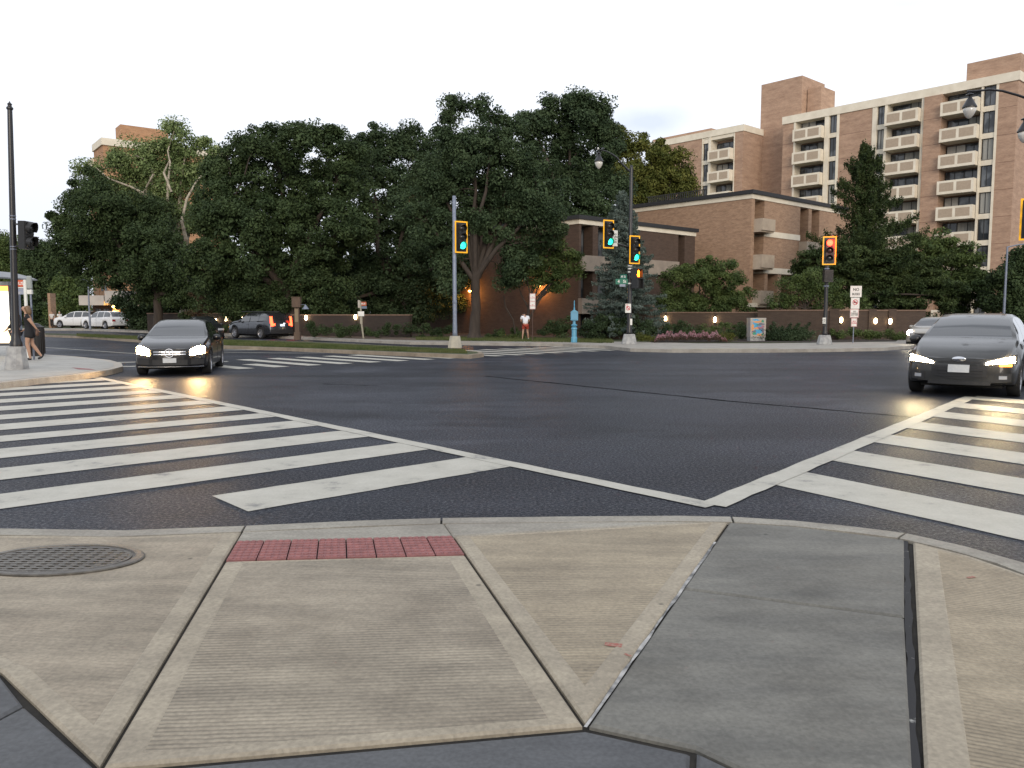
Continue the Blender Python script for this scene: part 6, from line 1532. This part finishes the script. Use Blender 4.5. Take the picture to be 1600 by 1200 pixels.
def face_bits(t, J, m_hair, hair_pts):
    f = Vector(J['face']); h = Vector(J['head1']); s = Vector((-f.y, f.x, 0))
    eye = MB()
    for q in (-1, 1):
        p = h+f*.082+s*.032*q+Vector((0, 0, .012)); eye.lathe([(.001, -.008), (.009, 0), (.001, .008)], 8, mtx=Matrix.Translation(p))
    eye.build('eyes', m_black, t); p = h+f*.088+Vector((0, 0, -.055)); MB().box(p.x-.02, p.x+.02, p.y-.006, p.y+.006, p.z-.006, p.z+.006).build('mouth', mat('lips', (.3, .1, .09), rough=.5), t)
    skin_mesh('hair', hair_pts, m_hair, t)
    for q in (-1, 1): p = h+s*.088*q; MB().lathe([(.006, -.03), (.018, -.005), (.02, .012), (.006, .03)], 8, mtx=Matrix.Translation(p)).build('ear', m_skin, t, True)

def woman():
    b = G(48, 562.5, .145); t = empty('person', b, math.radians(20), 'woman with light brown hair in short black dress, walking beside the tall black pole', 'person')
    m_dress = mat('black_dress', (.010, .010, .012), rough=.85); m_hair = mat('brown_hair', (.20, .12, .06), (.12, .07, .04), rough=.5, scale=20, stretch=(1, 1, .2))
    J = dict(pelvis=(0, 0, .95), waist=(0, 0, 1.10), chest=(-.02, 0, 1.30), neckb=(-.04, 0, 1.44), neck=(-.06, 0, 1.50), head0=(-.075, 0, 1.555), head1=(-.085, 0, 1.62), head2=(-.08, 0, 1.69), face=(-1, .1, 0),
             shl=(-.03, -.18, 1.40), ell=(.13, -.20, 1.16), wrl=(.22, -.16, 1.00), hsl=(0, 1, 0), shr=(-.03, .18, 1.40), elr=(.02, .24, 1.14), wrr=(-.14, .22, .98), hsr=(0, -1, 0),
             hipl=(0, -.09, .88), knl=(-.06, -.08, .50), calfl=(-.03, -.08, .38), anl=(.0, -.08, .10), heell=(.02, -.08, .045), toel=(-.13, -.08, .03),
             hipr=(0, .09, .88), knr=(.05, .08, .50), calfr=(.12, .08, .39), anr=(.26, .08, .16), heelr=(.30, .08, .10), toer=(.19, .08, .03))
    skin_mesh('body', body_chains(J), m_skin, t, 2)
    skin_mesh('dress', [[(.02, 0, .66, .215, .185), (.01, 0, .80, .215, .17), (0, 0, .95, .185, .14), (0, 0, 1.10, .15, .12), (-.02, 0, 1.30, .18, .135), (-.035, 0, 1.40, .13, .09)], [(-.02, 0, 1.30, .18, .135), (-.03, -.17, 1.40, .072), (.05, -.19, 1.28, .062)], [(-.02, 0, 1.30, .18, .135), (-.03, .17, 1.40, .072), (.0, .21, 1.28, .062)]], m_dress, t, 2)
    face_bits(t, J, m_hair, [[(-.05, 0, 1.70, .075, .085), (-.03, 0, 1.64, .10, .10), (.0, 0, 1.56, .105, .10), (.02, 0, 1.47, .10, .09), (.03, 0, 1.40, .07, .06)]])
    skin_mesh('shoe', [[(.05, -.08, .04, .04), (-.05, -.08, .035, .042), (-.15, -.08, .028, .032)]], m_black, t); skin_mesh('shoe', [[(.33, .08, .13, .04), (.26, .08, .07, .042), (.18, .08, .028, .034)]], m_black, t)
    skin_mesh('handbag', [[(.24, -.17, .98, .02), (.25, -.17, .86, .12, .06), (.25, -.17, .74, .12, .06)]], mat('bag_brown', (.10, .05, .03), rough=.6), t)
woman()
def woman2():
    b = G(27, 559, .145); t = empty('person', b, math.radians(-30), 'person in dark clothes mostly hidden behind the tall black pole', 'person')
    J = dict(pelvis=(0, 0, .92), waist=(0, 0, 1.06), chest=(0, 0, 1.27), neckb=(0, 0, 1.41), neck=(0, 0, 1.47), head0=(0, 0, 1.52), head1=(0, 0, 1.585), head2=(0, 0, 1.65), face=(0, -1, 0),
             shl=(-.19, 0, 1.37), ell=(-.24, .02, 1.10), wrl=(-.20, -.16, .95), hsl=(1, 0, 0), shr=(.19, 0, 1.37), elr=(.25, .02, 1.10), wrr=(.22, -.16, .95), hsr=(-1, 0, 0),
             hipl=(-.09, 0, .86), knl=(-.10, -.02, .49), calfl=(-.10, 0, .38), anl=(-.10, .02, .09), heell=(-.10, .04, .04), toel=(-.11, -.12, .03), hipr=(.09, 0, .86), knr=(.10, -.02, .49), calfr=(.10, 0, .38), anr=(.10, .02, .09), heelr=(.10, .04, .04), toer=(.11, -.12, .03))
    skin_mesh('body', body_chains(J), m_skin, t, 2); mdk = mat('dark_cloth', (.02, .02, .025), rough=.9)
    skin_mesh('jacket', [[(0, 0, .86, .165, .125), (0, 0, 1.06, .15, .12), (0, 0, 1.27, .185, .135), (0, 0, 1.38, .12, .09)], [(0, 0, 1.27, .185, .135), (-.19, 0, 1.37, .078), (-.24, .02, 1.10, .06), (-.205, -.14, .965, .045)], [(0, 0, 1.27, .185, .135), (.19, 0, 1.37, .078), (.25, .02, 1.10, .06), (.225, -.14, .965, .045)]], mdk, t, 2)
    skin_mesh('trousers', [[(0, 0, .90, .16, .12), (-.09, 0, .84, .11), (-.10, -.02, .49, .08), (-.10, .02, .12, .06)], [(0, 0, .90, .16, .12), (.09, 0, .84, .11), (.10, -.02, .49, .08), (.10, .02, .12, .06)]], mdk, t, 2)
    face_bits(t, J, m_black, [[(0, .02, 1.67, .075, .08), (0, .03, 1.61, .095, .09), (0, .05, 1.54, .07, .06)]])
woman2()
def man():
    b = G(821, 530.5, .15); t = empty('person', b, math.radians(10), 'man in white T-shirt and red shorts walking away with head bowed on the lawn', 'person'); t.scale = (.93, .93, .93)
    J = dict(pelvis=(0, 0, .93), waist=(0, .02, 1.07), chest=(-.01, .10, 1.28), neckb=(-.02, .17, 1.40), neck=(-.03, .21, 1.44), head0=(-.035, .25, 1.475), head1=(-.04, .30, 1.50), head2=(-.04, .33, 1.55), face=(0, 1, -.0),
             shl=(-.20, .10, 1.37), ell=(-.25, .14, 1.10), wrl=(-.15, .34, 1.02), hsl=(1, 0, 0), shr=(.19, .10, 1.37), elr=(.25, .13, 1.10), wrr=(.15, .32, 1.02), hsr=(-1, 0, 0),
             hipl=(-.10, 0, .87), knl=(-.14, .02, .50), calfl=(-.16, -.02, .38), anl=(-.19, -.02, .09), heell=(-.19, -.04, .045), toel=(-.20, .12, .03), hipr=(.10, 0, .87), knr=(.13, .05, .49), calfr=(.15, .02, .38), anr=(.18, .06, .09), heelr=(.18, .03, .045), toer=(.20, .19, .03))
    skin_mesh('body', body_chains(J), mat('skin', (.42, .25, .17)), t, 2); mw = mat('white_cotton', (.75, .76, .78), (.66, .67, .70), rough=.9, scale=6)
    skin_mesh('t_shirt', [[(0, .0, .90, .17, .135), (0, .02, 1.07, .165, .13), (-.01, .10, 1.28, .195, .14), (-.02, .16, 1.38, .12, .09)], [(-.01, .10, 1.28, .195, .14), (-.20, .10, 1.36, .085), (-.235, .13, 1.20, .08)], [(-.01, .10, 1.28, .195, .14), (.19, .10, 1.36, .085), (.235, .12, 1.20, .08)]], mw, t, 2)
    skin_mesh('shorts', [[(0, 0, .93, .165, .13), (-.10, 0, .84, .12), (-.13, .02, .60, .105)], [(0, 0, .93, .165, .13), (.10, 0, .84, .12), (.125, .04, .60, .105)]], mat('red_shorts', (.30, .045, .025), rough=.85), t, 2)
    face_bits(t, J, mat('dark_hair', (.02, .015, .012), rough=.6), [[(-.04, .31, 1.585, .075, .085), (-.04, .27, 1.54, .09, .085), (-.035, .235, 1.50, .07, .06)]])
    MB().box(-.06, .03, -.028, -.024, 1.25, 1.29).build('shirt_print', m_black, t) if False else None
    for s, x in (('l', -.19), ('r', .18)): y = .04 if s == 'l' else .10; skin_mesh('shoe', [[(x, y-.10, .045, .042), (x, y, .04, .045), (x+(.01 if x > 0 else -.01), y+.12, .03, .036)]], mw, t)
man()
def stroller_people():
    for i, (px, col, lab) in enumerate(((82, (.5, .48, .46), 'distant person in pale top standing beyond the street, left one of two'), (94, (.65, .64, .62), 'distant person with white cap beyond the street, nearer the parked cars'))):
        b = G(px, 512.5, .14); t = empty('person', b, i*1.2, lab, 'person', 'people far beyond the trash can')
        J = dict(pelvis=(0, 0, .92), waist=(0, 0, 1.06), chest=(0, 0, 1.27), neckb=(0, 0, 1.41), neck=(0, 0, 1.47), head0=(0, 0, 1.52), head1=(0, 0, 1.585), head2=(0, 0, 1.65), face=(0, -1, 0),
             shl=(-.19, 0, 1.37), ell=(-.24, .02, 1.10), wrl=(-.22, -.10, .87), hsl=(1, 0, 0), shr=(.19, 0, 1.37), elr=(.25, .02, 1.10), wrr=(.24, -.10, .87), hsr=(-1, 0, 0),
             hipl=(-.09, 0, .86), knl=(-.10, -.06, .49), calfl=(-.10, 0, .38), anl=(-.10, .02, .09), heell=(-.10, .04, .04), toel=(-.11, -.12, .03), hipr=(.09, 0, .86), knr=(.10, .02, .49), calfr=(.10, .08, .38), anr=(.10, .14, .09), heelr=(.10, .16, .04), toer=(.11, .02, .03))
        skin_mesh('body', body_chains(J), m_skin, t, 1)
        skin_mesh('shirt', [[(0, 0, .90, .165, .125), (0, 0, 1.06, .15, .12), (0, 0, 1.27, .185, .135), (0, 0, 1.38, .12, .09)], [(0, 0, 1.27, .185, .135), (-.19, 0, 1.37, .08), (-.22, .0, 1.2, .07)], [(0, 0, 1.27, .185, .135), (.19, 0, 1.37, .08), (.22, 0, 1.2, .07)]], mat('shirt_%d' % i, col, rough=.9), t)
        skin_mesh('trousers', [[(0, 0, .90, .16, .12), (-.09, 0, .84, .11), (-.10, -.06, .49, .08), (-.10, .02, .12, .06)], [(0, 0, .90, .16, .12), (.09, 0, .84, .11), (.10, .02, .49, .08), (.10, .14, .12, .06)]], mat('trouser_%d' % i, (.06, .07, .1) if i else (.03, .03, .03), rough=.9), t)
        face_bits(t, J, mat('cap_%d' % i, (.6, .6, .6) if i else (.06, .04, .03), rough=.7), [[(0, .02, 1.67, .075, .08), (0, .03, 1.61, .095, .09)]])
stroller_people()
print('OBJECTS', len(bpy.data.objects), 'FACES', sum(len(o.data.polygons) for o in bpy.data.objects if o.type == 'MESH'))
